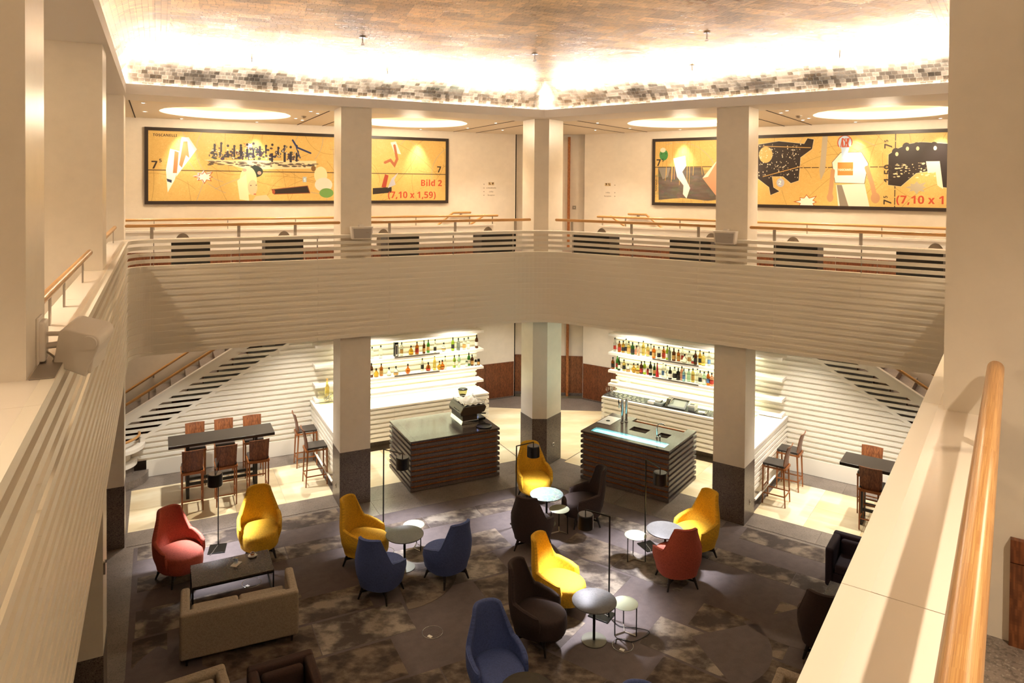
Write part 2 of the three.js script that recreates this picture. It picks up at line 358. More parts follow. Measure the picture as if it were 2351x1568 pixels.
{ const g = structure('floor_balcony', 'dark granite floor of the balcony behind the parapets', 'floor');
  const holes = [voidPoly(0.12), fpoly(L, [[-0.9, 16.02], [6.6, 16.02], [6.6, 17.68], [-0.9, 17.68]]), fpoly(R, [[0.07, 15.49], [-7.43, 15.49], [-7.43, 17.15], [0.07, 17.15]])];
  part('paving', prism(shell, 4.1, 4.15, holes), M.graniteFloor, g);
  part('slab', prism(shell, 3.2, 4.1, holes), M.wall, g);
}
{ const c = structure('ceiling_balcony', 'pale cream balcony ceiling with round glowing recesses', 'ceiling');
  part('panel', prism(shell, 7.37, 7.45, [voidPoly(1.04), ...ovals.map((o) => ring(o.f.xz(o.s, o.d), 1.26))]), M.ceil, c);
  const b = structure('trim_1', 'smooth white beam round the top of the void', 'beam');
  part('beam_body', prism(voidPoly(1.0), 7.33, 7.47, [voidPoly(0.04)]), M.beam, b);
  part('lip', prism(voidPoly(0.075), 7.47, 7.49, [voidPoly(0.04)]), M.beam, b);
  // dark shadow joints between the ceiling panels
  for (const w of wings) {
    const J = (s0, s1, d0, d1) => wbox('joint', w.f, Math.min(w.S(s0), w.S(s1)), Math.max(w.S(s0), w.S(s1)), 7.363, 7.369, w.D(d0), w.D(d1), M.gap, c);
    J(-0.47, 7.06, 13.75, 13.775);
    for (const s of [-0.47, 3.0, 3.6, 7.07, 7.73]) J(s, s + 0.02, 13.76, 17.68);
  }
  wbox('joint', L, -0.93, -0.91, 7.363, 7.369, 0.5, 17.6, M.gap, c); wbox('joint', L, -0.97, -0.955, 7.363, 7.369, 0.5, 13.7, M.gap, c);
}
{ // gold leaf ceiling with its cove and the light strip lying on the beam
  const c = structure('ceiling', 'glossy gold leaf ceiling with coved edges over the lounge', 'ceiling');
  const prof = []; for (let k = 0; k <= 10; k++) { const a = k / 10 * Math.PI / 2; prof.push([0.17 - 0.72 * (1 - Math.cos(a)), 7.475 + 0.545 * Math.sin(a)]); }
  for (let i = 0; i < 4; i++) {
    const pos = [], uv = [], idx = []; let v = 0;
    for (let k = 0; k <= 10; k++) {
      const [o, y] = prof[k]; if (k) v += Math.hypot(o - prof[k - 1][0], y - prof[k - 1][1]);
      const q = voidPoly(o), a = q[i], b = q[(i + 1) % 4], n = 12, len = Math.hypot(...sub2(b, a)), sh = (12 - len) / 2;
      for (let j = 0; j <= n; j++) { const t = j / n; pos.push(a[0] + (b[0] - a[0]) * t, y, a[1] + (b[1] - a[1]) * t); uv.push(sh + len * t, v); }
    }
    for (let k = 0; k < 10; k++) for (let j = 0; j < 12; j++) { const a = k * 13 + j; idx.push(a, a + 13, a + 1, a + 1, a + 13, a + 14); }
    const g = new THREE.BufferGeometry(); g.setAttribute('position', new THREE.Float32BufferAttribute(pos, 3)); g.setAttribute('uv', new THREE.Float32BufferAttribute(uv, 2)); g.setIndex(idx); g.computeVertexNormals();
    const m = part('cove', g, M.gold, c); 
  }
  const pan = prism(voidPoly(-0.55), 8.02, 8.1), p = pan.attributes.position, uv = pan.attributes.uv, cr = Math.cos(0.33), sr = Math.sin(0.33);
  for (let i = 0; i < p.count; i++) uv.setXY(i, p.getX(i) * cr - p.getZ(i) * sr, p.getX(i) * sr + p.getZ(i) * cr);
  part('leaf_field', pan, M.gold, c);
  part('roof', prism(shell, 8.4, 8.5), M.ceil, c);
  const led = thing('cove_light', 'cool white light strip hidden along the foot of the gold cove', 'light strip', O);
  for (let i = 0; i < 4; i++) {
    const r = runs[i]; runBox('led_strip', i, 0.02, r.len - 0.02, 0.105, 0.13, 7.472, 7.486, M.emCove, led);
    const n = 3, w = (r.len - 0.1) / n;
    for (let k = 0; k < n; k++) { const t = 0.05 + (k + 0.5) * w; area(V(...r.at(t, 0.117, 7.489)), V(...r.at(t, -0.15, 8.2)), w, 0.03, LUM.cove, COOL); }
  }
}
// ---------------------------------------------------------------- outer walls
function wallRun(name, label, a, b, y0, y1, t, mat) { // a wall whose inner face runs from a to b (world x,z), thickness t outward (to the left)
  const u = nrm2(sub2(b, a)), n = [u[1], -u[0]], st = structure(name, label, 'wall');
  part('face', prism([a, b, add2(b, n, t), add2(a, n, t)], y0, y1), mat, st); return st;
}
wallRun('wall_near_left', 'plain cream wall beyond the balcony piers', shell[0], shell[1], -0.1, 8.5, 0.2, M.wall);
const wallBL = wallRun('wall_back_left', 'cream back wall that carries the painting with Bild 2', shell[1], shell[2], -0.1, 8.5, 0.2, M.wall);
const wallFar = (() => { const u = nrm2(sub2(chamR, chamL)), n = [u[1], -u[0]]; return wallRun('wall_far', 'narrow recessed cream wall behind the corner column', add2(chamL, n, 0.28), add2(chamR, n, 0.28), -0.1, 8.5, 0.2, M.wall); })();
const wallBR = wallRun('wall_back_right', 'cream back wall that carries the painting with the standing figure', shell[3], shell[4], -0.1, 8.5, 0.2, M.wall);
wallRun('wall_near_right', 'plain cream wall beyond the thick beech handrail', shell[4], shell[0], -0.1, 8.5, 0.2, M.wall);
{ // wood wainscot of the lower back walls and the corner recess, panel by panel
  for (const w of wings) {
    const st = structure('baseboard_' + (w.k === 'L' ? 'left' : 'right'), w.k === 'L' ? 'teak wainscot behind the coffee machine bar and along its stair' : 'teak wainscot behind the beer tap bar and along its stair', 'wainscot');
    for (let k = 0; k < 12; k++) { const s0 = -1.8 + k * 0.895, a = w.S(s0 + 0.003), b = w.S(s0 + 0.892); wbox('panel', w.f, Math.min(a, b), Math.max(a, b), 0.03, 0.99, w.D(17.67), w.D(17.7), M.teakPanel[k % 2], st); }
    wbox('skirting', w.f, Math.min(w.S(-1.8), w.S(8.94)), Math.max(w.S(-1.8), w.S(8.94)), 0, 0.03, w.D(17.66), w.D(17.7), M.granite, st);
  }
  const st = structure('baseboard_far', 'teak wainscot in the recess behind the corner column', 'wainscot'), u = nrm2(sub2(chamR, chamL)), n = [u[1], -u[0]], len = Math.hypot(...sub2(chamR, chamL)), rot = Math.atan2(-u[1], u[0]);
  for (let k = 0; k < 3; k++) { const c = add2(add2(chamL, u, (k + 0.5) * len / 3), n, 0.255); const m = part('panel', box(len / 3 - 0.006, 1.04, 0.05), M.teakPanel[k % 2], st, [c[0], 0.60, c[1]]); m.rotation.y = rot; const q = part('skirting', box(len / 3, 0.08, 0.06), M.granite, st, [c[0], 0.04, c[1]]); q.rotation.y = rot; }
  const e = add2(add2(chamL, u, len * 0.775), n, 0.2);
  const tr = structure('trim_2', 'tall narrow teak strip in the recess beside the corner column', 'trim'); const m = part('strip', box(0.075, 7.3, 0.16), M.teak, tr, [e[0], 3.66, e[1]]); m.rotation.y = rot;
}
// ---------------------------------------------------------------- columns and piers
function column(label, f, s0, s1, d0, d1, y0, y1, plinth) {
  const st = structure('column', label, 'column');
  if (plinth) wbox('plinth', f, s0 - 0.004, s1 + 0.004, 0, 1.0, d0 - 0.004, d1 + 0.004, M.granite, st);
  wbox('shaft', f, s0, s1, plinth ? 1.0 : y0, y1, d0, d1, M.pier, st);
  return st;
}
column('square cream column with granite plinth beside the coffee machine bar', L, 2.97, 3.535, 12.9, 13.47, 0, 7.37, 1);
column('square cream column with granite plinth beside the beer tap bar', R, -4.37, -3.805, 12.39, 12.96, 0, 7.37, 1);
column('cream pier with the white wall loudspeaker on it', L, -1.1, -0.535, 3.82, 4.4, 0, 7.4, 1);
column('cream pier behind the short beech handrail on the parapet', L, -1.08, -0.515, 8.38, 8.95, 0, 7.4, 1);
column('cream pier at the end of the stair wall by the curved steps', L, -1.06, -0.50, 12.98, 13.55, 0, 7.4, 1);
column('broad smooth cream pier where the thick beech handrail ends', R, -0.23, 0.42, 3.34, 3.92, 0, 7.4, 1);
column('cream pier hidden past the parapet with the wide gloss cap', R, -0.22, 0.36, 8.0, 8.57, 0, 7.4, 1);
{ const st = structure('column', 'three sided cream corner column with granite plinth between the two bars', 'column');
  const poly = [[0.463, -14.86], [0.77, -14.86], [1.097, -15.33], [1.02, -15.75], [0.31, -15.75], [0.228, -15.33]];
  const big = poly.map(([x, z]) => [0.66 + (x - 0.66) * 1.012, -15.3 + (z + 15.3) * 1.012]);
  part('plinth', prism(big, 0, 1.0), M.granite, st); part('shaft', prism(poly, 1.0, 7.37), M.pier, st);
}
{ // wood wainscot on the balcony pier at the very right
  const st = structure('baseboard_pier', 'low teak wainscot below the broad cream pier', 'wainscot');
  wbox('panel', R, 0.0, 0.42, 4.15, 4.47, 3.31, 3.34, M.teakPanel[0], st); wbox('panel', R, 0.0, 0.42, 4.474, 4.56, 3.31, 3.34, M.teakPanel[1], st);
}
// ---------------------------------------------------------------- the stair walls: slats that open into slots under a sloping stringer
const GR0 = 0.33, GP = 0.1092, GH = 0.05; // first groove, pitch, groove height
for (const w of wings) {
  const left = w.k === 'L';
  const st = structure('wall_stair_' + (left ? 'left' : 'right'), left ? 'white slatted stair wall behind the long black table with six stools' : 'white slatted stair wall behind the black table near the plum sofa', 'wall');
  const f = w.f, d0 = w.D(15.93), T = 0.026, sEnd = 7.03;
  const P = (pts, y0, y1, dd0, dd1) => null;
  const slab = (name, pts, a, b, mat) => { // polygon in (s, y), extruded in d from a to b behind the face
    const sh = new THREE.Shape((left ? pts : pts.map(([s, y]) => [-s, y]).reverse()).map(([s, y]) => new THREE.Vector2(s, y)));
    const g = new THREE.ExtrudeGeometry(sh, { depth: b - a, bevelEnabled: false }); // local +z is towards the viewer
    const o = f.p(left ? 0 : -0.83, 0, d0 + b), m = part(name, g, mat, st, [o.x, o.y, o.z]); m.rotation.y = f.rot; return m;
  };
  const top = (y) => -0.572 + (y - 1.242) / 0.584;             // stringer top edge
  const slotL = (y) => -0.03 + (y - 1.41) / 0.586, slotR = (y) => 0.715 + (y - 1.41) / 0.583, grv = (y) => 0.845 + (y - 1.41) / 0.585;
  const YT = 3.2, sMin = -0.64, cl = (s) => Math.max(s, sMin);
  slab('skirting_panel', [[sMin + 0.42, 0], [sEnd, 0], [sEnd, GR0], [sMin + 0.42, GR0]], 0, T, M.slatWall);
  for (let k = 0; k < 26; k++) {
    const y0 = GR0 + k * GP, y1 = y0 + GH, y2 = y0 + GP; // groove y0..y1, slat y1..y2
    if (y1 > YT) break;
    const e = (a) => cl(a);
    slab('slat', [[e(top(y1)), y1], [sEnd, y1], [sEnd, Math.min(y2, YT)], [e(top(Math.min(y2, YT))), Math.min(y2, YT)]], 0, T, M.slatWall);
    const gl = e(grv(y0)), gl1 = e(grv(y1));
    slab('groove_panel', [[gl, y0], [sEnd - 0.02, y0], [sEnd - 0.02, y1], [gl1, y1]], 0.03, 0.055, M.slatWall);
    if (grv(y1) > sMin) {
      const a = e(slotR(y0)), b = e(slotR(y1));
      slab('stringer', [[a, y0], [gl, y0], [gl1, y1], [b, y1]], 0, T, M.slatWall);
      if (slotL(y1) > sMin) slab('stringer', [[e(top(y0)), y0], [e(slotL(y0)), y0], [e(slotL(y1)), y1], [e(top(y1)), y1]], 0, T, M.slatWall);
    }
  }
  // rounded white capping along the slope
  const c0 = f.p(w.S(-0.66), 1.205, d0 + T / 2), c1 = f.p(w.S(2.7), 3.17, d0 + T / 2), o = f.p(0, 0, 0);
  const g = sbar([-0.66, 1.215, 0], [2.75, 3.206, 0], 0.055, 0.12); if (!left) g.scale(-1, 1, 1), g.index && g.index.array.reverse();
  const at = f.p(left ? 0 : -0.83, 0, d0 + 0.05), cm = part('capping', g, M.white, st, [at.x, at.y, at.z]); cm.rotation.y = f.rot;
}
// ---------------------------------------------------------------- stairs behind them
for (const w of wings) {
  const left = w.k === 'L', f = w.f;
  const st = thing('staircase', left ? 'granite stair rising behind the white slats by the curved first steps' : 'granite stair rising behind the white slats near the plum sofa', 'staircase', O, 0, undefined, 'structure');
  const bx = (name, s0, s1, y0, y1, da, db, mat) => wbox(name, f, Math.min(w.S(s0), w.S(s1)), Math.max(w.S(s0), w.S(s1)), y0, y1, w.D(da), w.D(db), mat, st);
  bx('landing', -2.4, -1.5, 0.22, 0.4, 16.06, 17.66, M.stairStone);
  for (let k = 0; k < 13; k++) { const s = -1.5 + k * 0.29, y = 0.4 + k * 0.17; bx('tread', s, s + 0.31, y + 0.13, y + 0.17, 16.0, 17.66, M.graniteFloor); bx('riser', s, s + 0.02, y - 0.02, y + 0.13, 16.0, 17.66, M.stairStone); }
  bx('landing', 2.27, 3.6, 2.42, 2.58, 16.0, 17.66, M.stairStone);
  for (let k = 0; k < 9; k++) { const s = 3.6 + k * 0.31, y = 2.58 + k * 0.17; bx('tread', s, s + 0.33, y + 0.13, y + 0.17, 16.0, 17.66, M.graniteFloor); bx('riser', s, s + 0.02, y - 0.02, y + 0.13, 16.0, 17.66, M.stairStone); }
  if (left) {
    const q = (r, y0, y1, mat, name, cs = -0.8, cd = 15.92) => { const pts = [L.xz(cs, cd)]; for (let k = 0; k <= 16; k++) { const a = k / 16 * Math.PI / 2; pts.push(L.xz(cs + r * Math.cos(a), cd - r * Math.sin(a))); } part(name, prism(pts, y0, y1), mat, st); };
    q(0.62, 0, 0.16, M.graniteFloor, 'curved_step'); q(0.36, 0.16, 0.33, M.graniteFloor, 'curved_step');
    q(0.42, 0.33, 0.44, M.white, 'newel_base'); q(0.3, 0.44, 0.66, M.white, 'newel'); q(0.56, 0.66, 0.73, M.white, 'newel_cap');
  }
  // handrails: on the back wall and on the inner side
  const rail = (label, pts, d) => {
    const h = thing('stair_handrail', label, 'handrail', O), P = pts.map(([s, y, dd]) => { const v = f.p(w.S(s), y, w.D(dd ?? d)); return [v.x, v.y, v.z]; });
    part('rail', railGeo(P, 0.028), M.beech, h);
    for (let i = 0; i < pts.length - 1; i++) { const n = Math.max(1, Math.round(Math.abs(pts[i + 1][0] - pts[i][0]) / 1.3)); for (let k = 0; k < n; k++) { const t = (k + 0.5) / n, s = pts[i][0] + (pts[i + 1][0] - pts[i][0]) * t, y = pts[i][1] + (pts[i + 1][1] - pts[i][1]) * t; 
      const v = f.p(w.S(s), y - 0.09, w.D(d > 17 ? 17.66 : d)); const m = part('bracket', d > 17 ? box(0.035, 0.05, 0.09) : box(0.03, 0.3, 0.012), M.steel, h, [v.x, d > 17 ? v.y + 0.03 : v.y - 0.06, v.z]); m.rotation.y = f.rot; } }
  };
  const nm = left ? 'by the curved steps' : 'near the plum sofa';
  rail('beech handrail fixed to the stair back wall ' + nm, [[-0.9, 1.17], [2.3, 3.15], [4.3, 3.15], [7.05, 5.2], [7.55, 5.2]], 17.6);
  rail('beech handrail over the sloping white capping ' + nm, [[-0.9, 1.27], [2.0, 2.98], [4.3, 3.4], [7.3, 5.19]], 16.12);
  if (left) { const h = thing('stair_handrail', 'short curved beech handrail end above the white newel cap', 'handrail', O), pts = []; for (let k = 0; k <= 10; k++) { const a = k / 10 * 1.6, v = L.p(-0.86 + 0.52 * Math.cos(a - 0.25), 0.93 - k * 0.006, 15.86 - 0.42 * Math.sin(a - 0.25)); pts.push([v.x, v.y, v.z]); } part('rail', railGeo(pts, 0.026), M.beech, h); for (const k of [1, 9]) part('bracket', box(0.02, 0.24, 0.02), M.steel, h, [pts[k][0], 0.8, pts[k][2]]); }
}
// ---------------------------------------------------------------- rear guard of the stairwell on the balcony
for (const w of wings) {
  const left = w.k === 'L', f = w.f, st = structure('wall_guard_' + (left ? 'left' : 'right'), left ? 'low white guard wall with teak panels below the Bild 2 painting' : 'low white guard wall with teak panels below the standing figure painting', 'guard wall');
  const bx = (name, s0, s1, y0, y1, da, db, mat) => wbox(name, f, Math.min(w.S(s0), w.S(s1)), Math.max(w.S(s0), w.S(s1)), y0, y1, w.D(da), w.D(db), mat, st);
  bx('core', -0.9, 7.45, 4.15, 4.93, 15.92, 16.0, M.white); bx('cap', -0.9, 7.5, 4.93, 4.97, 15.88, 16.04, M.cap);
  for (let k = 0; k < 11; k++) bx('panel', -0.9 + k * 0.755 + 0.006, -0.9 + (k + 1) * 0.755 - 0.006, 4.17, 4.53, 15.895, 15.92, M.teakPanel[k % 2]);
  const h = thing('balcony_handrail', left ? 'beech handrail along the stairwell below the Bild 2 painting' : 'beech handrail along the stairwell below the standing figure painting', 'handrail', O);
  const a = f.p(w.S(-0.85), 5.18, w.D(15.96)), b = f.p(w.S(7.58), 5.18, w.D(15.96)); part('rail', railGeo([[a.x, a.y, a.z], [b.x, b.y, b.z]], 0.028), M.beech, h);
  for (const s of [-0.08, 1.303, 2.685, 4.07, 5.447, 6.827, 7.446]) { const v = f.p(w.S(s), 5.06, w.D(15.96)); const m = part('post', box(0.014, 0.19, 0.045), M.steel, h, [v.x, v.y, v.z]); m.rotation.y = f.rot; }
}
// ---------------------------------------------------------------- front handrails on the parapet caps
function capRail(label, i, t0, t1, posts, o = 0.255) {
  const h = thing('balcony_handrail', label, 'handrail', O), r = runs[i];
  part('rail', railGeo([r.at(t0, o, 5.222), r.at(t1, o, 5.222)], 0.028, 16), M.beech, h);
  for (const t of posts) { const m = part('post', box(0.05, 0.2, 0.012), M.steel, h, r.at(t, o, 5.11)); m.rotation.y = r.rot; }
}
{ // along the runs: t = distance from the run's first corner
  const tL = (s) => s + 0.42, tR = (s) => (-(s) - 0.31) , lenR = r2.len;
  capRail('beech balcony handrail between the stair pier and the coffee bar column', 1, tL(-0.46), tL(2.945), [tL(-0.1), tL(1.234), tL(2.175)]);
  capRail('beech balcony handrail between the coffee bar column and the corner column', 1, tL(3.47), tL(6.9), [tL(3.9), tL(5.234), tL(6.56)]);
  const q = (s) => { const c = cornerC(0), p = R.xz(s, 12.2); return Math.hypot(...sub2(p, c)); };
  capRail('beech balcony handrail between the corner column and the beer bar column', 2, q(-7.76), q(-4.38), [q(-7.385), q(-6.05), q(-4.71)]);
  capRail('beech balcony handrail running on from the beer bar column', 2, q(-3.76), q(-0.4), [q(-3.365), q(-2.02), q(-0.7)]);
  const d0 = (d) => { const c = cornerA(0), p = L.xz(-0.42, d); return Math.hypot(...sub2(p, c)); };
  capRail('short beech handrail on the parapet between the loudspeaker pier and the next pier', 0, d0(4.42), d0(8.1), [d0(5.25), d0(6.0), d0(7.4)], 0.19);
  capRail('short beech handrail on the parapet before the stair pier', 0, d0(8.98), d0(12.6), [d0(9.8), d0(12.2)], 0.19);
  const d3 = (d) => { const c = cornerD(0), p = R.xz(-0.31, d); return Math.hypot(...sub2(p, c)); };
  capRail('thick beech handrail ending at the broad cream pier', 3, d3(3.26), d3(0.5), [d3(2.9), d3(1.0)], 0.255);
}

// ---------------------------------------------------------------- ceiling lamps of the balcony
const dishGeo = lathe([[0, 0.2], [0.9, 0.19], [1.24, 0.165], [1.36, 0.12], [1.36, 0.09]], 56), ledRing = new THREE.TorusGeometry(1.315, 0.022, 8, 64); ledRing.rotateX(Math.PI / 2); ledRing.translate(0, 0.1, 0);
const ovalNames = ['round glowing ceiling recess over the Bild 2 painting', 'round glowing ceiling recess between the coffee bar column and the corner column', 'round glowing ceiling recess over the standing figure painting', 'round glowing ceiling recess between the corner column and the beer bar column', 'round ceiling recess over the loudspeaker pier', 'round ceiling recess over the second pier', 'round ceiling recess over the broad pier', 'round ceiling recess beyond the broad pier'];
ovals.forEach((o, i) => {
  const t = thing('ceiling_light', ovalNames[i], 'ceiling light', o.f.p(o.s, 7.37, o.d), o.f.rot, i < 4 ? undefined : 'recesses over the near balconies');
  part('dish', dishGeo, M.ovalDish, t); part('light_ring', ledRing, M.emOval, t);
  const l = new THREE.PointLight(WARM, LUM.oval, 0, 2); l.position.copy(o.f.p(o.s, 7.3, o.d)); l.castShadow = true; l.shadow.radius = 14; l.name = 'recess_light'; scene.add(l);
});
const fitRim = lathe([[0.03, 0.004], [0.05, 0.004], [0.055, -0.004], [0.036, -0.006], [0.03, 0.004]], 16), fitDisc = cyl(0.03, 0.03, 0.003, 16);
function downlight(f, s, d, y, label, group, intensity, color, angle, aim, pen = 0.7) {
  const t = thing('downlight', label, 'downlight', f.p(s, y, d), f.rot, group);
  part('rim', fitRim, M.white, t); part('lamp_disc', fitDisc, M.emDown, t, [0, -0.002, 0]);
  if (intensity) { const p = f.p(s, y - 0.02, d); spot(p, aim ?? p.clone().add(V(0, -1, 0)), intensity, color, angle, pen); }
}
for (const w of wings) {
  const f = w.f, P = w.k === 'L' ? 'Bild 2 painting' : 'standing figure painting';
  for (const s of [0.46, 2.05, 4.5, 6.06]) downlight(f, w.S(s), w.D(17.42), 7.37, 'small wall washer downlight above the ' + P, 'wall washers above the ' + P, LUM.wash, NEUTRAL, 0.5, f.p(w.S(s), 5.4, w.D(17.6)), 0.6);
  for (const s of [0.51, 2.01, 4.49, 6.08]) downlight(f, w.S(s), w.D(13.93), 7.37, 'small downlight along the beam opposite the ' + P, 'downlights along the beam opposite the ' + P, LUM.front, WARM, 0.9);
  const spots = [[-0.25, 14.43], [-0.25, 16.13], [2.7, 14.34], [2.9, 14.68], [2.7, 16.04], [2.9, 16.4], [6.95, 14.75], [6.95, 16.4], [7.97, 16.5]];
  spots.forEach(([s, d], i) => downlight(f, w.S(s), w.D(d), 7.37, 'small downlight in the strips beside the round recess before the ' + P, 'strip downlights before the ' + P, LUM.down, WARM, 0.85));
  const sm_ = thing('smoke_detector', 'small grey smoke detector in the ceiling strip before the ' + P, 'smoke detector', f.p(w.S(2.75), 7.37, w.D(15.42)), f.rot);
  part('housing', lathe([[0, -0.05], [0.035, -0.045], [0.06, -0.015], [0.06, 0]], 16), M.grey, sm_); part('mount', cyl(0.07, 0.07, 0.006), M.white, sm_);
  // recessed lamps in the lower ceiling: over the stools and over the bar
  for (const s of [0.4, 1.7]) downlight(f, w.S(s), w.D(14.3), 3.2, 'recessed downlight under the balcony over the stools ' + (w.k === 'L' ? 'of the six seat table' : 'near the plum sofa'), 'downlights over the stools, ' + w.k.toLowerCase(), LUM.bay, NEUTRAL, 0.95);
  downlight(f, w.S(2.6), w.D(14.9), 3.2, 'recessed downlight under the balcony over the counter stools ' + (w.k === 'L' ? 'by the coffee bar' : 'by the beer bar'), undefined, LUM.bay * 0.8, NEUTRAL, 0.9);
  for (const s of [4.2, 6.3]) downlight(f, w.S(s), w.D(15.0), 3.2, 'recessed downlight under the balcony before the bottle shelves ' + (w.k === 'L' ? 'of the coffee bar' : 'of the beer bar'), 'downlights before the shelves, ' + w.k.toLowerCase(), LUM.barDown, NEUTRAL, 0.95);
}
downlight(L, 8.3, 16.2, 3.2, 'recessed downlight under the balcony by the recess behind the corner column', undefined, LUM.barDown, NEUTRAL, 1.0);
downlight(R, -9.1, 15.7, 3.2, 'recessed downlight under the balcony near the tall teak strip', undefined, LUM.barDown, NEUTRAL, 1.0);
for (const [f, s0, n] of [[L, -1.9, 'near the loudspeaker pier'], [R, 1.2, 'near the broad pier']]) for (const d of [1.6, 6.2, 10.8]) downlight(f, s0, d, 7.37, 'small ceiling downlight over the balcony ' + n, 'balcony downlights ' + n, LUM.gallery, WARM, 1.0);
// sprinklers hanging from the gold ceiling
for (const [x, y, k] of [[1.38, 12.41], [2.6, 9.99], [3.7, 12.46], [5.35, 9.92], [6.85, 12.4], [8.22, 9.53], [6.66, 7.43], [9.4, 7.52]]) {
  const t = thing('sprinkler', 'small chrome sprinkler head hanging under the gold ceiling', 'sprinkler', L.p(x, 8.02, y), 0, 'sprinklers under the gold ceiling');
  part('rosette', cyl(0.045, 0.05, 0.012, 16), M.chrome, t, [0, -0.006, 0]); part('stem', cyl(0.009, 0.009, 0.09, 8), M.chrome, t, [0, -0.05, 0]); part('deflector', cyl(0.03, 0.03, 0.004, 12), M.chrome, t, [0, -0.115, 0]); part('yoke', merge([sbar([-0.018, -0.09, 0], [-0.006, -0.115, 0], 0.005), sbar([0.018, -0.09, 0], [0.006, -0.115, 0], 0.005), sbar([-0.02, -0.092, 0], [0.02, -0.092, 0], 0.007)]), M.chrome, t);
}

// ---------------------------------------------------------------- wing-back armchairs
const chairGeo = (() => {
  const G = {}, PHI = 2.02, N = 60, deg = Math.PI / 180;
  const topH = (p) => { const a = Math.abs(p) / deg; const back = 0.975 - 0.04 * Math.pow(Math.min(a / 58, 1.1), 5); const arm = 0.6 - 0.085 * sm(70, 114, a); return back + (arm - back) * sm(54, 67, a); };
  const at = (p, h, inset) => { // plan position of the outer shell at angle p (0 = back) and height h, pulled in by inset
    const r = h < 0.42 ? 0.285 + 0.055 * sm(0.18, 0.42, h) : 0.34, k = sm(0.5, 0.97, h), s = Math.sin(p), c = Math.cos(p);
    const a = (r - inset) * (1 - 0.36 * k), b = (r - inset);
    const lean = 0.2 * Math.max(0, h - 0.42);
    return [a * Math.sign(s) * Math.pow(Math.abs(s), 0.88), -b * Math.sign(c) * Math.pow(Math.abs(c), 0.72) * (1 - 0.1 * k) - lean];
  };
  const sec = (p, end) => { // cross-section polyline of the shell at angle p
    const th = 0.06 * (1 - 0.35 * end), H = topH(p) - 0.02 * end, pts = [], h0 = 0.19;
    for (let k = 0; k <= 9; k++) { const h = h0 + (H - th / 2 - h0) * k / 9, [x, z] = at(p, h, 0); pts.push([x, h, z]); }
    for (let k = 1; k < 6; k++) { const a = Math.PI * k / 6, h = H - th / 2 + Math.sin(a) * th / 2, [x, z] = at(p, H - th / 2, th / 2 - Math.cos(a) * th / 2); pts.push([x, h, z]); }
    for (let k = 9; k >= 0; k--) { const h = 0.34 + (H - th / 2 - 0.34) * k / 9, [x, z] = at(p, h, th); pts.push([x, h, z]); }
    return pts;
  };
  const pos = [], uv = [], idx = [], m = sec(0, 0).length;
  for (let i = 0; i <= N; i++) { const p = -PHI + 2 * PHI * i / N, e = Math.max(0, (Math.abs(p) - PHI + 0.12) / 0.12); sec(p, e * e).forEach((q, k) => { pos.push(...q); uv.push(p * 0.34, q[1]); }); }
  for (let i = 0; i < N; i++) for (let k = 0; k < m - 1; k++) { const a = i * m + k; idx.push(a, a + 1, a + m, a + 1, a + m + 1, a + m); }
  for (const i of [0, N]) { // front ends of the arms, gently domed
    const s = i * m; let c = [0, 0, 0]; for (let k = 0; k < m; k++) for (let j = 0; j < 3; j++) c[j] += pos[(s + k) * 3 + j] / m;
    const p = i ? PHI : -PHI; c[0] += Math.cos(p) * 0.02 * Math.sign(p); c[2] += Math.sin(Math.abs(p)) * 0.025;
    const ci = pos.length / 3; pos.push(...c); uv.push(0, c[1]);
    const off = pos.length / 3; for (let k = 0; k < m; k++) { pos.push(pos[(s + k) * 3], pos[(s + k) * 3 + 1], pos[(s + k) * 3 + 2]); uv.push(0, pos[(s + k) * 3 + 1]); }
    for (let k = 0; k < m - 1; k++) i ? idx.push(ci, off + k, off + k + 1) : idx.push(ci, off + k + 1, off + k);
  }
  const g = new THREE.BufferGeometry(); g.setAttribute('position', new THREE.Float32BufferAttribute(pos, 3)); g.setAttribute('uv', new THREE.Float32BufferAttribute(uv, 2)); g.setIndex(idx); g.computeVertexNormals(); G.shell = g;
  // piping along the outer rim
  const rim = []; for (let i = 0; i <= 44; i++) { const p = -PHI + 2 * PHI * i / 44, H = topH(p), [x, z] = at(p, H - 0.03, 0.004); rim.push([x, H - 0.014, z]); }
  G.piping = tube(rim, 0.006, 110, 5, 0.5);
  // drum seat with a domed top
  const sp = [], su = [], si = [], rows = [[0.6, 0.185], [0.9, 0.188], [0.97, 0.2], [1, 0.24], [1.015, 0.32], [1.01, 0.375], [0.985, 0.41], [0.93, 0.43], [0.8, 0.445], [0.5, 0.455], [0.0, 0.458]], K = 40;
  rows.forEach(([r, h]) => { for (let k = 0; k <= K; k++) { const a = k / K * 2 * Math.PI, c = Math.cos(a), s = Math.sin(a), front = c > 0 ? 0.375 : 0.30; const x = 0.292 * r * Math.sign(s) * Math.pow(Math.abs(s), 0.86), z = front * r * Math.sign(c) * Math.pow(Math.abs(c), 0.9); sp.push(x, h + (c > 0 ? 0 : 0), z + 0.01); su.push(x, z + h); } });
  for (let r = 0; r < rows.length - 1; r++) for (let k = 0; k < K; k++) { const a = r * (K + 1) + k; si.push(a, a + 1, a + K + 1, a + 1, a + K + 2, a + K + 1); }
  const sg = new THREE.BufferGeometry(); sg.setAttribute('position', new THREE.Float32BufferAttribute(sp, 3)); sg.setAttribute('uv', new THREE.Float32BufferAttribute(su, 2)); sg.setIndex(si); sg.computeVertexNormals(); G.seat = sg;
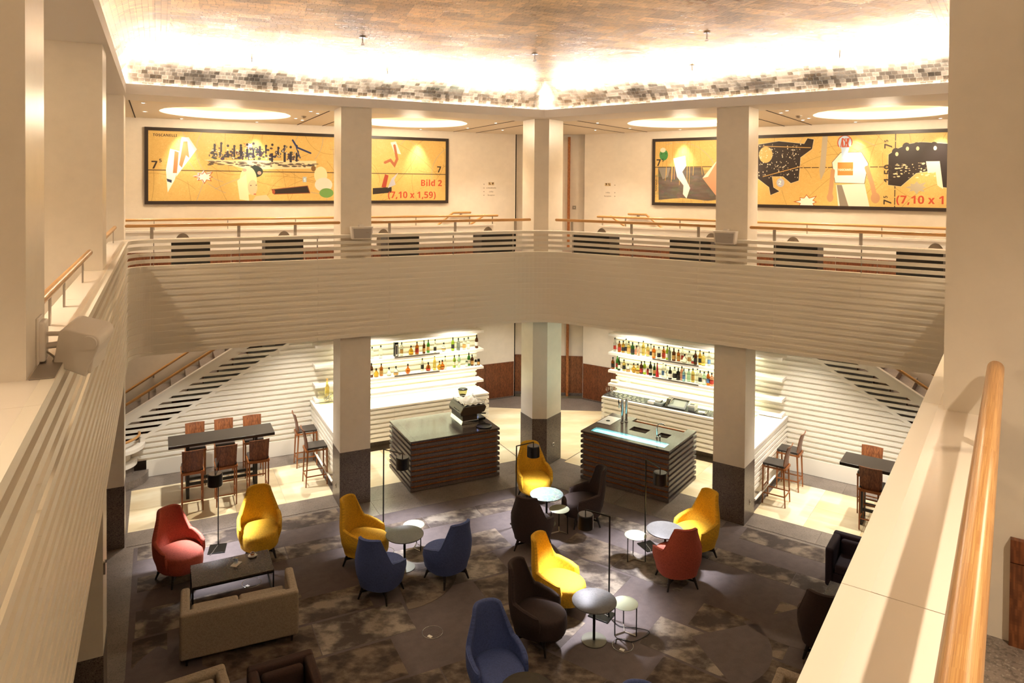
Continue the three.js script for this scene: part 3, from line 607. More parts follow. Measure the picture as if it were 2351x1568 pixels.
  G.leg = [[1, 1], [1, -1], [-1, 1], [-1, -1]].map(([x, z]) => { const q = new THREE.CylinderGeometry(0.026, 0.013, 0.21, 8); q.applyMatrix4(new THREE.Matrix4().makeShear(0, 0, -0.22 * x, -0.22 * z, 0, 0)); const p = q.attributes.position; for (let i = 0; i < p.count; i++) { const y = p.getY(i) + 0.105; p.setX(i, p.getX(i) * 1 + 0); } q.computeVertexNormals(); return bar([x * 0.235, 0, z * 0.235], [x * 0.175, 0.205, z * 0.175], 0.013, 8, 0.027); });
  G.frame = merge([cyl(0.25, 0.235, 0.03, 24).clone().translate(0, 0.18, 0), sbar([-0.22, 0.10, -0.22], [0.22, 0.10, 0.22], 0.02, 0.028), sbar([-0.22, 0.10, 0.22], [0.22, 0.10, -0.22], 0.02, 0.028)]);
  return G;
})();
const chairLook = { yellow: [M.yellow, M.yellowPipe], coral: [M.coral, M.coralPipe], blue: [M.blue, M.bluePipe], brown: [M.brown, M.brownPipe] };
const chairBase = {};
function armchair(colour, label, x, z, fx, fz) {
  const rot = Math.atan2(fx, fz);
  let t;
  if (!chairBase[colour]) {
    t = chairBase[colour] = thing('wing_armchair', label, 'armchair', V(x, 0, z), rot, undefined);
    const [f, p] = chairLook[colour];
    const b = part('backrest', chairGeo.shell, f, t); part('piping', chairGeo.piping, p, b); part('seat', chairGeo.seat, f, t); chairGeo.leg.forEach((g) => part('leg', g, M.darkWood, t)); part('base_frame', chairGeo.frame, M.darkWood, t);
  } else { t = chairBase[colour].clone(); t.name = numbered('wing_armchair'); t.position.set(x, 0, z); t.rotation.set(0, rot, 0); scene.add(t); t.userData = {}; tag(t, label, 'armchair'); }
  t.userData.group = 'wing-back armchairs in the lounge';
}
armchair('coral', 'coral wing-back armchair at the end of the coffee table with the cup', -4.955, -10.52, 0.8, 0.6);
armchair('yellow', 'yellow wing-back armchair behind the coffee table with the cup', -4.0, -11.22, 0.38, 0.925);
armchair('yellow', 'yellow wing-back armchair across from two blue armchairs', -2.275, -11.0, 0.93, 0.36);
armchair('blue', 'blue wing-back armchair with its back against the yellow one', -1.85, -10.13, 0.36, -0.93);
armchair('blue', 'blue wing-back armchair facing the other blue one over a round table', -0.945, -10.56, -0.7, -0.71);
armchair('yellow', 'yellow wing-back armchair in front of the corner column', 0.46, -13.3, 0.28, 0.96);
armchair('brown', 'dark brown wing-back armchair beside the beer tap bar', 1.3, -12.36, -0.985, 0.175);
armchair('brown', 'dark brown wing-back armchair facing the green marble table', 0.38, -11.5, 0.35, -0.94);
armchair('yellow', 'brightly lit yellow wing-back armchair under a floor lamp', 0.69, -9.8, 0.87, 0.49);
armchair('brown', 'dark brown wing-back armchair next to the brightly lit yellow one', 0.37, -9.08, 0.87, 0.49);
armchair('blue', 'blue wing-back armchair next to the dark veined marble table', -0.13, -8.02, 0.42, 0.91);
armchair('yellow', 'yellow wing-back armchair by the granite plinth of the beer bar column', 2.99, -11.29, -0.87, 0.49);
armchair('coral', 'coral wing-back armchair with its back to the open carpet', 2.505, -10.5, -0.17, -0.985);
armchair('brown', 'dark brown wing-back armchair by the parapet with the wide cap', 4.02, -8.85, 0.55, -0.835);
armchair('blue', 'blue wing-back armchair of which only the tip of the back shows', 1.26, -6.62, -0.1, 0.99);

// ---------------------------------------------------------------- round tables
const discGeo = (r, h) => { const g = lathe([[0, 0], [r - 0.004, 0], [r, 0.004], [r, h - 0.004], [r - 0.004, h], [0, h]], 40); const p = g.attributes.position, uv = g.attributes.uv; for (let i = 0; i < p.count; i++) uv.setXY(i, p.getX(i) / 0.6 + 0.5, p.getZ(i) / 0.6 + 0.5); return g; };
const bistro = { top: discGeo(0.292, 0.016), base: discGeo(0.165, 0.012), pole: cyl(0.018, 0.018, 0.5, 14) };
M.marble = std({ map: TX.marbleDark, roughness: 0.15 }); TX.steelTopU = TX.steelTop.clone(); TX.steelTopU.repeat.set(1.4, 1.4); M.etched = std({ map: TX.steelTopU, color: hex('#a9a8ac'), roughness: 0.3, metalness: 0.5 });
TX.marbleBlack = TX.marbleDark.clone(); TX.marbleBlack.needsUpdate = true; M.marbleBlack = std({ map: TX.marbleBlack, color: hex('#5a4a42'), roughness: 0.2 });
M.baseDisc = std({ color: hex('#6d6a5e'), roughness: 0.35, metalness: 0.5 });
function roundTable(label, x, z, mat) {
  const t = thing('round_table', label, 'table', V(x, 0, z), rr(0, 6), 'round lounge tables');
  part('table_top', bistro.top, mat, t, [0, 0.51, 0]); part('pole', bistro.pole, M.blackMetal, t, [0, 0.26, 0]); part('base', bistro.base, M.baseDisc, t);
}
roundTable('round etched metal table between the two blue armchairs', -1.62, -10.84, M.etched);
roundTable('round green marble table with white veins', 0.645, -12.3, M.marble);
roundTable('round brightly lit metal table beside the coral armchair', 2.45, -11.04, M.etched);
roundTable('round metal table in front of the dark brown and lit yellow armchairs', 1.11, -9.12, M.etched);
roundTable('round dark veined marble table next to a blue armchair', 0.2, -7.47, M.marbleBlack);
const sideG = { top: discGeo(0.173, 0.008), legs: [0, 1, 2].map((k) => { const a = k * 2 * Math.PI / 3; return sbar([Math.sin(a) * 0.163, 0.004, Math.cos(a) * 0.163], [Math.sin(a) * 0.163, 0.385, Math.cos(a) * 0.163], 0.012); }), foot: merge([0, 1, 2].map((k) => { const a = k * 2 * Math.PI / 3; return sbar([0, 0.006, 0], [Math.sin(a) * 0.165, 0.006, Math.cos(a) * 0.165], 0.02, 0.012); })) };
M.sage = std({ color: hex('#989a82'), roughness: 0.4 });
function sideTable(label, x, z, rot) {
  const t = thing('side_table', label, 'side table', V(x, 0, z), rot, 'small three-legged side tables');
  part('table_top', sideG.top, M.sage, t, [0, 0.385, 0]); sideG.legs.forEach((g) => part('leg', g, M.blackMetal, t)); part('foot_star', sideG.foot, M.steel, t);
}
sideTable('small sage green side table behind the etched table of the blue armchairs', -1.56, -11.42, 0.9);
sideTable('small sage green side table beside the green marble table', 0.85, -12.02, 1.0);
sideTable('small sage green side table beside the brightly lit metal table', 2.0, -11.13, 1.1);
sideTable('small sage green side table with a black cable round its foot', 1.54, -9.29, 1.0);

// ---------------------------------------------------------------- floor lamps
const lampG = { shade: lathe([[0.0, 0.0], [0.108, 0.0], [0.111, -0.004], [0.111, -0.185], [0.104, -0.185], [0.104, -0.02], [0.02, -0.02]], 32), cap: cyl(0.1, 0.1, 0.006, 28), bulb: cyl(0.045, 0.045, 0.03, 16), plate: rbox(0.3, 0.014, 0.26, 0.003) };
M.capMetal = std({ color: hex('#8d8a92'), roughness: 0.2, metalness: 0.9 });
function floorLamp(label, x, z, ax, az, tilt = 0) {
  const len = Math.hypot(ax, az), t = thing('floor_lamp', label, 'floor lamp', V(x, 0, z), Math.atan2(-az, ax), 'black arc floor lamps');
  part('base', lampG.plate, M.blackMetal, t, [0.11, 0.007, 0]); part('pole', sbar([0, 0.012, 0], [0, 1.4, 0], 0.016), M.blackMetal, t); part('arm', sbar([-0.008, 1.4, 0], [len, 1.4, 0], 0.014), M.blackMetal, t); part('drop_rod', sbar([len, 1.405, 0], [len, 1.335, 0], 0.012), M.blackMetal, t);
  const s = part('lamp_shade', lampG.shade, M.black, t, [len, 1.335, 0]); part('shade_cap', lampG.cap, M.capMetal, s, [0, 0.003, 0]); part('bulb', lampG.bulb, M.emLamp, s, [0, -0.045, 0]);
  part('cable', tube([[0.0, 0.018, 0], [0.12, 0.017, 0.03], [0.22, 0.017, 0.05], [0.3, 0.004, 0.09]], 0.004, 16, 5), M.steel, t);
  const u = [ax / len, az / len], p = V(x + ax, 1.255, z + az); spot(p, V(x + ax, 0, z + az), LUM.lamp, new THREE.Color(0.88, 0.91, 1), 0.92, 0.35, 2.5);
}
floorLamp('black arc floor lamp standing behind the coffee table with the cup', -4.76, -11.46, 0.1, 0.36);
floorLamp('black arc floor lamp behind the yellow armchair near the coffee bar', -2.16, -12.0, 0.35, 0.18);
floorLamp('black arc floor lamp by the yellow armchair at the corner column', 0.11, -12.2, 0.3, -0.2);
floorLamp('black arc floor lamp over the brightly lit yellow armchair', 1.37, -9.6, -0.31, -0.2);
floorLamp('black arc floor lamp in front of the beer tap bar', 2.25, -11.64, 0.16, 0.37);

// ---------------------------------------------------------------- box sofas and armchairs
function boxSofa(name, label, category, w, pos, fx, fz, fabric, group) { // origin at the middle of the back edge, facing +z
  const t = thing(name, label, category, pos, Math.atan2(fx, fz), group), D = 0.68;
  part('base', rbox(w - 0.04, 0.2, D - 0.06, 0.02), fabric, t, [0, 0.2, D / 2]);
  part('backrest', rbox(w, 0.57, 0.13, 0.035, 3), fabric, t, [0, 0.375, 0.065]);
  for (const s of [-1, 1]) part('armrest', rbox(0.11, 0.56, D - 0.02, 0.035, 3), fabric, t, [s * (w / 2 - 0.055), 0.37, D / 2 + 0.01]);
  const n = w > 1 ? 2 : 1, cw = (w - 0.24) / n;
  for (let k = 0; k < n; k++) { const x = -w / 2 + 0.12 + cw * (k + 0.5); part('seat_cushion', rbox(cw - 0.008, 0.14, D - 0.2, 0.04, 3), fabric, t, [x, 0.36, D / 2 + 0.09]); const c = part('back_cushion', rbox(cw - 0.01, 0.24, 0.12, 0.05, 3), fabric, t, [x, 0.5, 0.185]); c.rotation.x = -0.12; }
  for (const sx of [-1, 1]) for (const z of [0.06, D - 0.06]) part('foot', cyl(0.018, 0.014, 0.1, 8), M.darkWood, t, [sx * (w / 2 - 0.08), 0.05, z]);
  return t;
}
{ const mid = (a, b) => V((a[0] + b[0]) / 2, 0, (a[1] + b[1]) / 2);
  boxSofa('loveseat', 'taupe two seat sofa with its back to the brown tub armchair', 'sofa', 1.4, mid([-3.99, -8.49], [-2.72, -9.05]), -0.403, -0.915, M.taupe);
  boxSofa('loveseat', 'taupe sofa beside the brown tub armchair, only its back and arm in view', 'sofa', 1.4, V(-3.72, 0, -7.32), 0.53, 0.85, M.taupe);
  boxSofa('tub_armchair', 'chocolate brown boxy armchair behind the taupe sofas', 'armchair', 0.7, V(-2.55, 0, -7.79), 0.46, 0.888, M.chocolate);
  { const n = [-0.5813, 0.8137], u = [0.8137, 0.5813]; boxSofa('loveseat', 'plum sofa by the stone strip before the stools, half hidden by the parapet', 'sofa', 1.4, V(5.02 + u[0] * 0.7, 0, -10.83 + u[1] * 0.7), n[0], n[1], M.plum); }
  boxSofa('loveseat', 'pale taupe sofa by the wide parapet cap, only an arm tip in view', 'sofa', 1.4, V(3.55, 0, -7.32), -0.55, 0.835, M.taupe);
}
// ---------------------------------------------------------------- coffee tables
function coffeeTable(label, x, z, rot) {
  const t = thing('coffee_table', label, 'coffee table', V(x, 0, z), rot), w = 1.08, d = 0.64, h = 0.36;
  part('table_top', rbox(w, 0.022, d, 0.004), M.coffeeTop, t, [0, h - 0.011, 0]);
  part('apron', merge([sbar([-w / 2 + 0.01, h - 0.034, d / 2 - 0.01], [w / 2 - 0.01, h - 0.034, d / 2 - 0.01], 0.022, 0.016), sbar([-w / 2 + 0.01, h - 0.034, -d / 2 + 0.01], [w / 2 - 0.01, h - 0.034, -d / 2 + 0.01], 0.022, 0.016)]), M.blackMetal, t);
  for (const sx of [-1, 1]) for (const sz of [-1, 1]) part('leg', sbar([sx * (w / 2 - 0.01), 0, sz * (d / 2 - 0.01)], [sx * (w / 2 - 0.01), h - 0.022, sz * (d / 2 - 0.01)], 0.018), M.blackMetal, t);
  for (const sx of [-1, 1]) part('floor_bar', sbar([sx * (w / 2 - 0.01), 0.009, -d / 2 + 0.02], [sx * (w / 2 - 0.01), 0.009, d / 2 - 0.02], 0.016), M.blackMetal, t);
}
coffeeTable('dark topped coffee table with an espresso cup and a water glass', -4.015, -10.15, L.rot);
{ const u = [0.8137, 0.5813]; coffeeTable('dark topped coffee table before the plum sofa, half hidden by the parapet', 4.36 + u[0] * 0.54, -9.66 + u[1] * 0.54, R.rot); }
{ // on the table
  const p = (a, b) => { const v = V(a, 0, b).applyAxisAngle(V(0, 1, 0), L.rot); return V(-4.015 + v.x, 0.361, -10.15 + v.z); };
  solo('paper_napkin', box(0.15, 0.002, 0.1), std({ color: hex('#f2ece4'), roughness: 0.8 }), 'white paper napkin under the water glass', 'napkin', p(0.06, -0.07).add(V(0, 0.001, 0)), L.rot + 0.9);
  const g = thing('water_glass', 'clear tumbler of water standing on the white napkin', 'glass', p(0.06, -0.085).add(V(0, 0.002, 0)));
  part('tumbler', lathe([[0, 0.003], [0.028, 0.003], [0.03, 0], [0.036, 0.115], [0.0345, 0.115], [0.0285, 0.012], [0, 0.01]], 24), M.glass, g); part('water', lathe([[0, 0.011], [0.028, 0.012], [0.0325, 0.075], [0, 0.075]], 24), phy({ color: hex('#d8e6f4'), transmission: 0.9, roughness: 0.05, thickness: 0.05, ior: 1.33 }), g);
  const s = thing('coffee_cup', 'white espresso cup with a brown band on its saucer', 'cup', p(0.3, -0.19));
  const ch = std({ color: hex('#f6f1ea'), roughness: 0.2 });
  part('saucer', lathe([[0, 0.004], [0.03, 0.004], [0.062, 0.014], [0.064, 0.017], [0.03, 0.009], [0, 0.009]], 28), ch, s); part('cup_bowl', lathe([[0, 0.01], [0.018, 0.01], [0.028, 0.03], [0.031, 0.062], [0.029, 0.062], [0.025, 0.03], [0, 0.016]], 24), ch, s); part('coffee', cyl(0.0275, 0.026, 0.004, 20), std({ color: hex('#5a341c'), roughness: 0.3 }), s, [0, 0.05, 0]); part('band', cyl(0.0305, 0.0295, 0.02, 24), std({ color: hex('#b4682f'), roughness: 0.4 }), s, [0, 0.042, 0]);
  const h = new THREE.TorusGeometry(0.013, 0.004, 6, 14); part('handle', h, ch, s, [0.042, 0.038, 0]); part('spoon', merge([sbar([0.03, 0.02, 0.03], [0.08, 0.022, -0.01], 0.005, 0.003)]), M.chrome, s);
}
// ---------------------------------------------------------------- bar stools and high tables
const stoolG = (() => {
  const G = {}, w = 0.37, d = 0.44, sh = 0.76;
  G.seat = rbox(w - 0.01, 0.045, d - 0.05, 0.015, 3); G.apron = merge([sbar([-w / 2 + 0.02, sh - 0.06, d / 2 - 0.02], [w / 2 - 0.02, sh - 0.06, d / 2 - 0.02], 0.045, 0.02), sbar([-w / 2 + 0.015, sh - 0.06, -d / 2 + 0.02], [-w / 2 + 0.015, sh - 0.06, d / 2 - 0.02], 0.045, 0.02).rotateZ(0), sbar([w / 2 - 0.015, sh - 0.06, -d / 2 + 0.02], [w / 2 - 0.015, sh - 0.06, d / 2 - 0.02], 0.045, 0.02), sbar([-w / 2 + 0.02, sh - 0.06, -d / 2 + 0.02], [w / 2 - 0.02, sh - 0.06, -d / 2 + 0.02], 0.045, 0.02)]);
  const leg = (x, z, zt) => { const g = new THREE.CylinderGeometry(0.021, 0.013, 1, 4, 1); g.rotateY(Math.PI / 4); const p = g.attributes.position; for (let i = 0; i < p.count; i++) { const t = p.getY(i) + 0.5; p.setXYZ(i, p.getX(i) + x, t * (sh - 0.035), p.getZ(i) + z + (zt - z) * t); } g.computeVertexNormals(); return g.toNonIndexed(); };
  G.legs = [[-1, 1], [1, 1], [-1, -1], [1, -1]].map(([a, b]) => { const g = leg(a * (w / 2 - 0.016), b * (d / 2 - 0.016), b > 0 ? d / 2 - 0.02 : -d / 2 + 0.05); g.computeVertexNormals(); return g; });
  G.rungs = [sbar([-w / 2 + 0.02, 0.3, d / 2 - 0.016], [w / 2 - 0.02, 0.3, d / 2 - 0.016], 0.022, 0.018), sbar([-w / 2 + 0.018, 0.2, -d / 2 + 0.02], [-w / 2 + 0.018, 0.2, d / 2 - 0.02], 0.016, 0.02), sbar([w / 2 - 0.018, 0.2, -d / 2 + 0.02], [w / 2 - 0.018, 0.2, d / 2 - 0.02], 0.016, 0.02), sbar([-w / 2 + 0.02, 0.2, -d / 2 + 0.022], [w / 2 - 0.02, 0.2, -d / 2 + 0.022], 0.02, 0.016)];
  // bent plywood back, curved in plan and leaning outwards
  const pos = [], uv = [], idx = [], NX = 10, NY = 8, T = 0.014, y0 = sh - 0.07, y1 = 1.13;
  for (let side = 0; side < 2; side++) for (let j = 0; j <= NY; j++) for (let i = 0; i <= NX; i++) { const u = i / NX * 2 - 1, v = j / NY, y = y0 + (y1 - y0) * v, half = w / 2 - 0.005 - 0.012 * (1 - v); const z = -d / 2 + 0.06 - 0.075 * v * v - 0.028 * (1 - u * u) * (0.4 + 0.6 * v) - side * T; pos.push(u * half, y, z); uv.push(u * half, y); }
  const n = (NX + 1) * (NY + 1), q = (s, i, j) => s * n + j * (NX + 1) + i;
  for (let j = 0; j < NY; j++) for (let i = 0; i < NX; i++) { idx.push(q(0, i, j), q(0, i + 1, j), q(0, i, j + 1), q(0, i + 1, j), q(0, i + 1, j + 1), q(0, i, j + 1)); idx.push(q(1, i, j), q(1, i, j + 1), q(1, i + 1, j), q(1, i + 1, j), q(1, i, j + 1), q(1, i + 1, j + 1)); }
  for (let i = 0; i < NX; i++) { idx.push(q(0, i, NY), q(0, i + 1, NY), q(1, i, NY), q(0, i + 1, NY), q(1, i + 1, NY), q(1, i, NY)); idx.push(q(0, i, 0), q(1, i, 0), q(0, i + 1, 0), q(0, i + 1, 0), q(1, i, 0), q(1, i + 1, 0)); }
  for (let j = 0; j < NY; j++) { idx.push(q(0, 0, j), q(0, 0, j + 1), q(1, 0, j), q(0, 0, j + 1), q(1, 0, j + 1), q(1, 0, j)); idx.push(q(0, NX, j), q(1, NX, j), q(0, NX, j + 1), q(0, NX, j + 1), q(1, NX, j), q(1, NX, j + 1)); }
  let g = new THREE.BufferGeometry(); g.setAttribute('position', new THREE.Float32BufferAttribute(pos, 3)); g.setAttribute('uv', new THREE.Float32BufferAttribute(uv, 2)); g.setIndex(idx); g = g.toNonIndexed(); g.computeVertexNormals(); G.back = g; G.sh = sh; return G;
})();
let stool0;
function stool(label, f, s, d, turn, group) { // turn 0 faces away from the gallery corner (+d)
  const pos = f.p(s, 0, d), rot = f.rot + Math.PI + turn; let t;
  if (!stool0) {
    t = stool0 = thing('bar_stool', label, 'bar stool', pos, rot, group);
    part('seat', stoolG.seat, M.leather, t, [0, stoolG.sh - 0.012, 0.015]); part('backrest', stoolG.back, M.teakPanel[0], t); stoolG.legs.forEach((g) => part('leg', g, M.teak, t)); stoolG.rungs.forEach((g) => part('rung', g, M.teak, t)); part('apron', stoolG.apron, M.teak, t);
  } else { t = stool0.clone(); t.name = numbered('bar_stool'); t.userData = {}; t.position.copy(pos); t.rotation.set(0, rot, 0); scene.add(t); tag(t, label, 'bar stool', group); }
}
{ const gA = 'stools at the six seat table';
  stool('teak bar stool, carpet side of the six seat table, near curved steps', L, 0.55, 14.07, 0, gA);
  stool('teak bar stool in the middle of the carpet side of the six seat table', L, 1.12, 14.07, 0, gA);
  stool('teak bar stool, carpet side of the six seat table, towards counter stools', L, 1.69, 14.12, 0, gA);
  stool('teak bar stool, slatted wall side of the six seat table, near curved steps', L, 0.65, 15.2, Math.PI, gA);
  stool('teak bar stool in the middle of the slatted wall side of the six seat table', L, 1.185, 15.2, Math.PI, gA);
  stool('teak bar stool, slatted wall side of the six seat table, towards counter stools', L, 1.73, 15.2, Math.PI, gA);
  stool('teak bar stool at the coffee bar counter, close to the slatted wall', L, 2.78, 15.24, -Math.PI / 2, 'stools at the side counter of the coffee bar');
  stool('teak bar stool at the coffee bar counter, close to the column', L, 2.775, 14.2, -Math.PI / 2, 'stools at the side counter of the coffee bar');
  stool('teak bar stool at the beer bar counter, close to the slatted wall', R, -3.57, 14.53, Math.PI / 2, 'stools at the side counter of the beer bar');
  stool('teak bar stool at the beer bar counter, close to the column', R, -3.6, 13.67, Math.PI / 2, 'stools at the side counter of the beer bar');
  stool('teak bar stool on the carpet side of the black table near the plum sofa', R, -1.97, 13.63, 0, 'stools at the table near the plum sofa');
  stool('teak bar stool on the slatted wall side of the black table near the plum sofa', R, -2.11, 14.3, Math.PI, 'stools at the table near the plum sofa');
}
function highTable(label, f, s0, s1, d0, d1) {
  const w = s1 - s0, d = d1 - d0, t = thing('high_table', label, 'bar table', f.p((s0 + s1) / 2, 0, (d0 + d1) / 2), f.rot);
  part('table_top', rbox(w, 0.055, d, 0.006), M.tableTop, t, [0, 1.055, 0]);
  for (const x of [-1, 1]) { const e = x * (w / 2 - 0.33);
    for (const z of [-1, 1]) part('leg', sbar([e, 0, z * 0.13], [e, 1.03, z * 0.13], 0.055), M.black, t);
    part('foot_bar', merge([sbar([e, 0.03, -0.16], [e, 0.03, 0.16], 0.055), sbar([e, 1.0, -0.16], [e, 1.0, 0.16], 0.05)]), M.black, t); }
  for (const z of [-1, 1]) part('stretcher', sbar([-w / 2 + 0.33, 0.27, z * 0.13], [w / 2 - 0.33, 0.27, z * 0.13], 0.05, 0.03), M.black, t);
}
highTable('long black bar table with six teak stools', L, 0.16, 2.03, 14.32, 14.93);
highTable('long black bar table near the plum sofa, half hidden by the parapet', R, -2.48, -0.6, 13.5, 14.1);
// ---------------------------------------------------------------- carpet: plain field with hide patches and round pieces
{ const front = 12.88, bar_ = 12.3;
  const poly = [L.xz(-0.36, 2.0), L.xz(-0.36, front), L.xz(3.25, front), L.xz(3.25, bar_), meet(L, 'd', bar_, R, 'd', bar_ - 0.53), R.xz(-4.1, bar_ - 0.53), R.xz(-4.1, front - 0.53), R.xz(-0.5, front - 0.53), R.xz(-0.5, 3.5)];
  const t = thing('carpet', 'dark taupe patchwork carpet of plain and hide patches under the lounge seating', 'carpet', O);
  part('field', prism(poly, -0.0055, -0.002), M.carpet, t);
  const half = nrm2(sub2(cornerC(0), cornerA(0))), nA = right(half), A0 = cornerC(0);
  const clip = (pts, n, c) => { const out = []; for (let i = 0; i < pts.length; i++) { const a = pts[i], b = pts[(i + 1) % pts.length], da = a[0] * n[0] + a[1] * n[1] - c, db = b[0] * n[0] + b[1] * n[1] - c; if (da >= 0) out.push(a); if (da * db < 0) { const k = da / (da - db); out.push([a[0] + (b[0] - a[0]) * k, a[1] + (b[1] - a[1]) * k]); } } return out; };
  const sideC = nA[0] * A0[0] + nA[1] * A0[1];
  const patch = (pts, sgn, mat, y) => { let q = pts; if (sgn) q = clip(q, [nA[0] * sgn, nA[1] * sgn], sideC * sgn + 0.004); if (q.length > 2) { const ar = Math.abs(q.reduce((s, p, i) => { const n = q[(i + 1) % q.length]; return s + p[0] * n[1] - n[0] * p[1]; }, 0)) / 2; if (ar > 0.03) part('patch', prism(q, -0.003, y), mat, t); } };
  const rows = [[12.28, 11.95, 0], [11.88, 11.45, 1], [11.4, 11.0, 0], [10.95, 10.3, 1], [10.25, 9.65, 2], [9.6, 8.9, 1], [8.85, 8.1, 2], [8.05, 7.2, 1], [7.15, 6.4, 2], [6.35, 5.5, 1]];
  for (const w of wings) {
    const sgn = w.k === 'L' ? -1 : 1, S0 = -0.3;
    rows.forEach(([a, b, mode], r) => {
      if (!mode && r === 0) return;
      let s = S0 + (r % 2 ? 0.02 : -0.35), k = r;
      while (s < 9) { const len = 0.75 + ((r * 7 + k * 5) % 6) * 0.12, s1 = s + len; const on = mode === 1 ? (k % 3 !== 2 || r === 1) : (k % 2 === 0); if (mode && on && s1 > S0) patch(fpoly(w.f, [[Math.max(s, S0), a], [s1, a], [s1, b], [Math.max(s, S0), b]].map(([x, d]) => [w.S(x), w.D(d)])), sgn, M.hide[(k + r) % 3], 0.0); s = s1 + 0.012; k++; }
    });
    patch(fpoly(w.f, [[-0.3, 12.88], [2.9, 12.88], [2.9, 12.42], [-0.3, 12.42]].map(([x, d]) => [w.S(x), w.D(d)])), 0, M.hide[1], 0.0);
  }
  const disc = (f, s, d, r, a0, a1, mat) => { const c = f.xz(s, d), pts = a1 - a0 > 6.2 ? [] : [c]; for (let k = 0; k <= 28; k++) { const a = a0 + (a1 - a0) * k / 28; pts.push([c[0] + r * Math.cos(a), c[1] + r * Math.sin(a)]); } part('round_patch', prism(pts, -0.003, 0.0015), mat, t); };
  disc(L, 1.6, 11.2, 0.85, 0.6, 2.2, M.carpet); disc(L, 3.2, 10.3, 0.95, -0.4, 1.2, M.hide[2]); disc(R, -2.4, 10.4, 0.95, 1.2, 2.8, M.carpet); disc(R, -3.4, 8.9, 1.0, -0.3, 1.3, M.carpet); disc(L, 0.6, 9.2, 1.0, 2.0, 3.6, M.carpet); disc(R, -1.2, 9.4, 0.9, 2.0, 3.9, M.hide[1]);
}
// round floor sockets
for (const [x, z, n] of [[-1.01, -9.26, 'on the open carpet beside the blue armchairs'], [1.47, -9.02, 'next to the table with the black cable'], [-3.82, -10.39, 'under the coffee table with the cup'], [-2.0, -11.32, 'beside the yellow armchair by the blue ones']]) {
  const t = thing('floor_socket', 'round floor socket with a thin steel ring ' + n, 'floor socket', V(x, 0.0, z), 1, 'round floor sockets');
  const g = new THREE.TorusGeometry(0.135, 0.004, 6, 40); g.rotateX(Math.PI / 2); part('ring', g, M.chrome, t, [0, 0.003, 0]); part('lid', cyl(0.13, 0.13, 0.004, 36), M.carpet, t, [0, 0.001, 0]); part('flap', box(0.04, 0.006, 0.06), M.white, t, [-0.09, 0.005, 0.03]);
}
{ const c = tube([[1.4, 0.012, -9.55], [1.5, 0.012, -9.4], [1.72, 0.012, -9.36], [1.86, 0.012, -9.3], [1.8, 0.012, -9.2], [1.6, 0.012, -9.08], [1.42, 0.012, -9.14], [1.38, 0.012, -9.03]], 0.006, 60, 6, 0.5); solo('power_cable', c, M.black, 'black power cable looping between the side table and the floor socket', 'cable', O); }

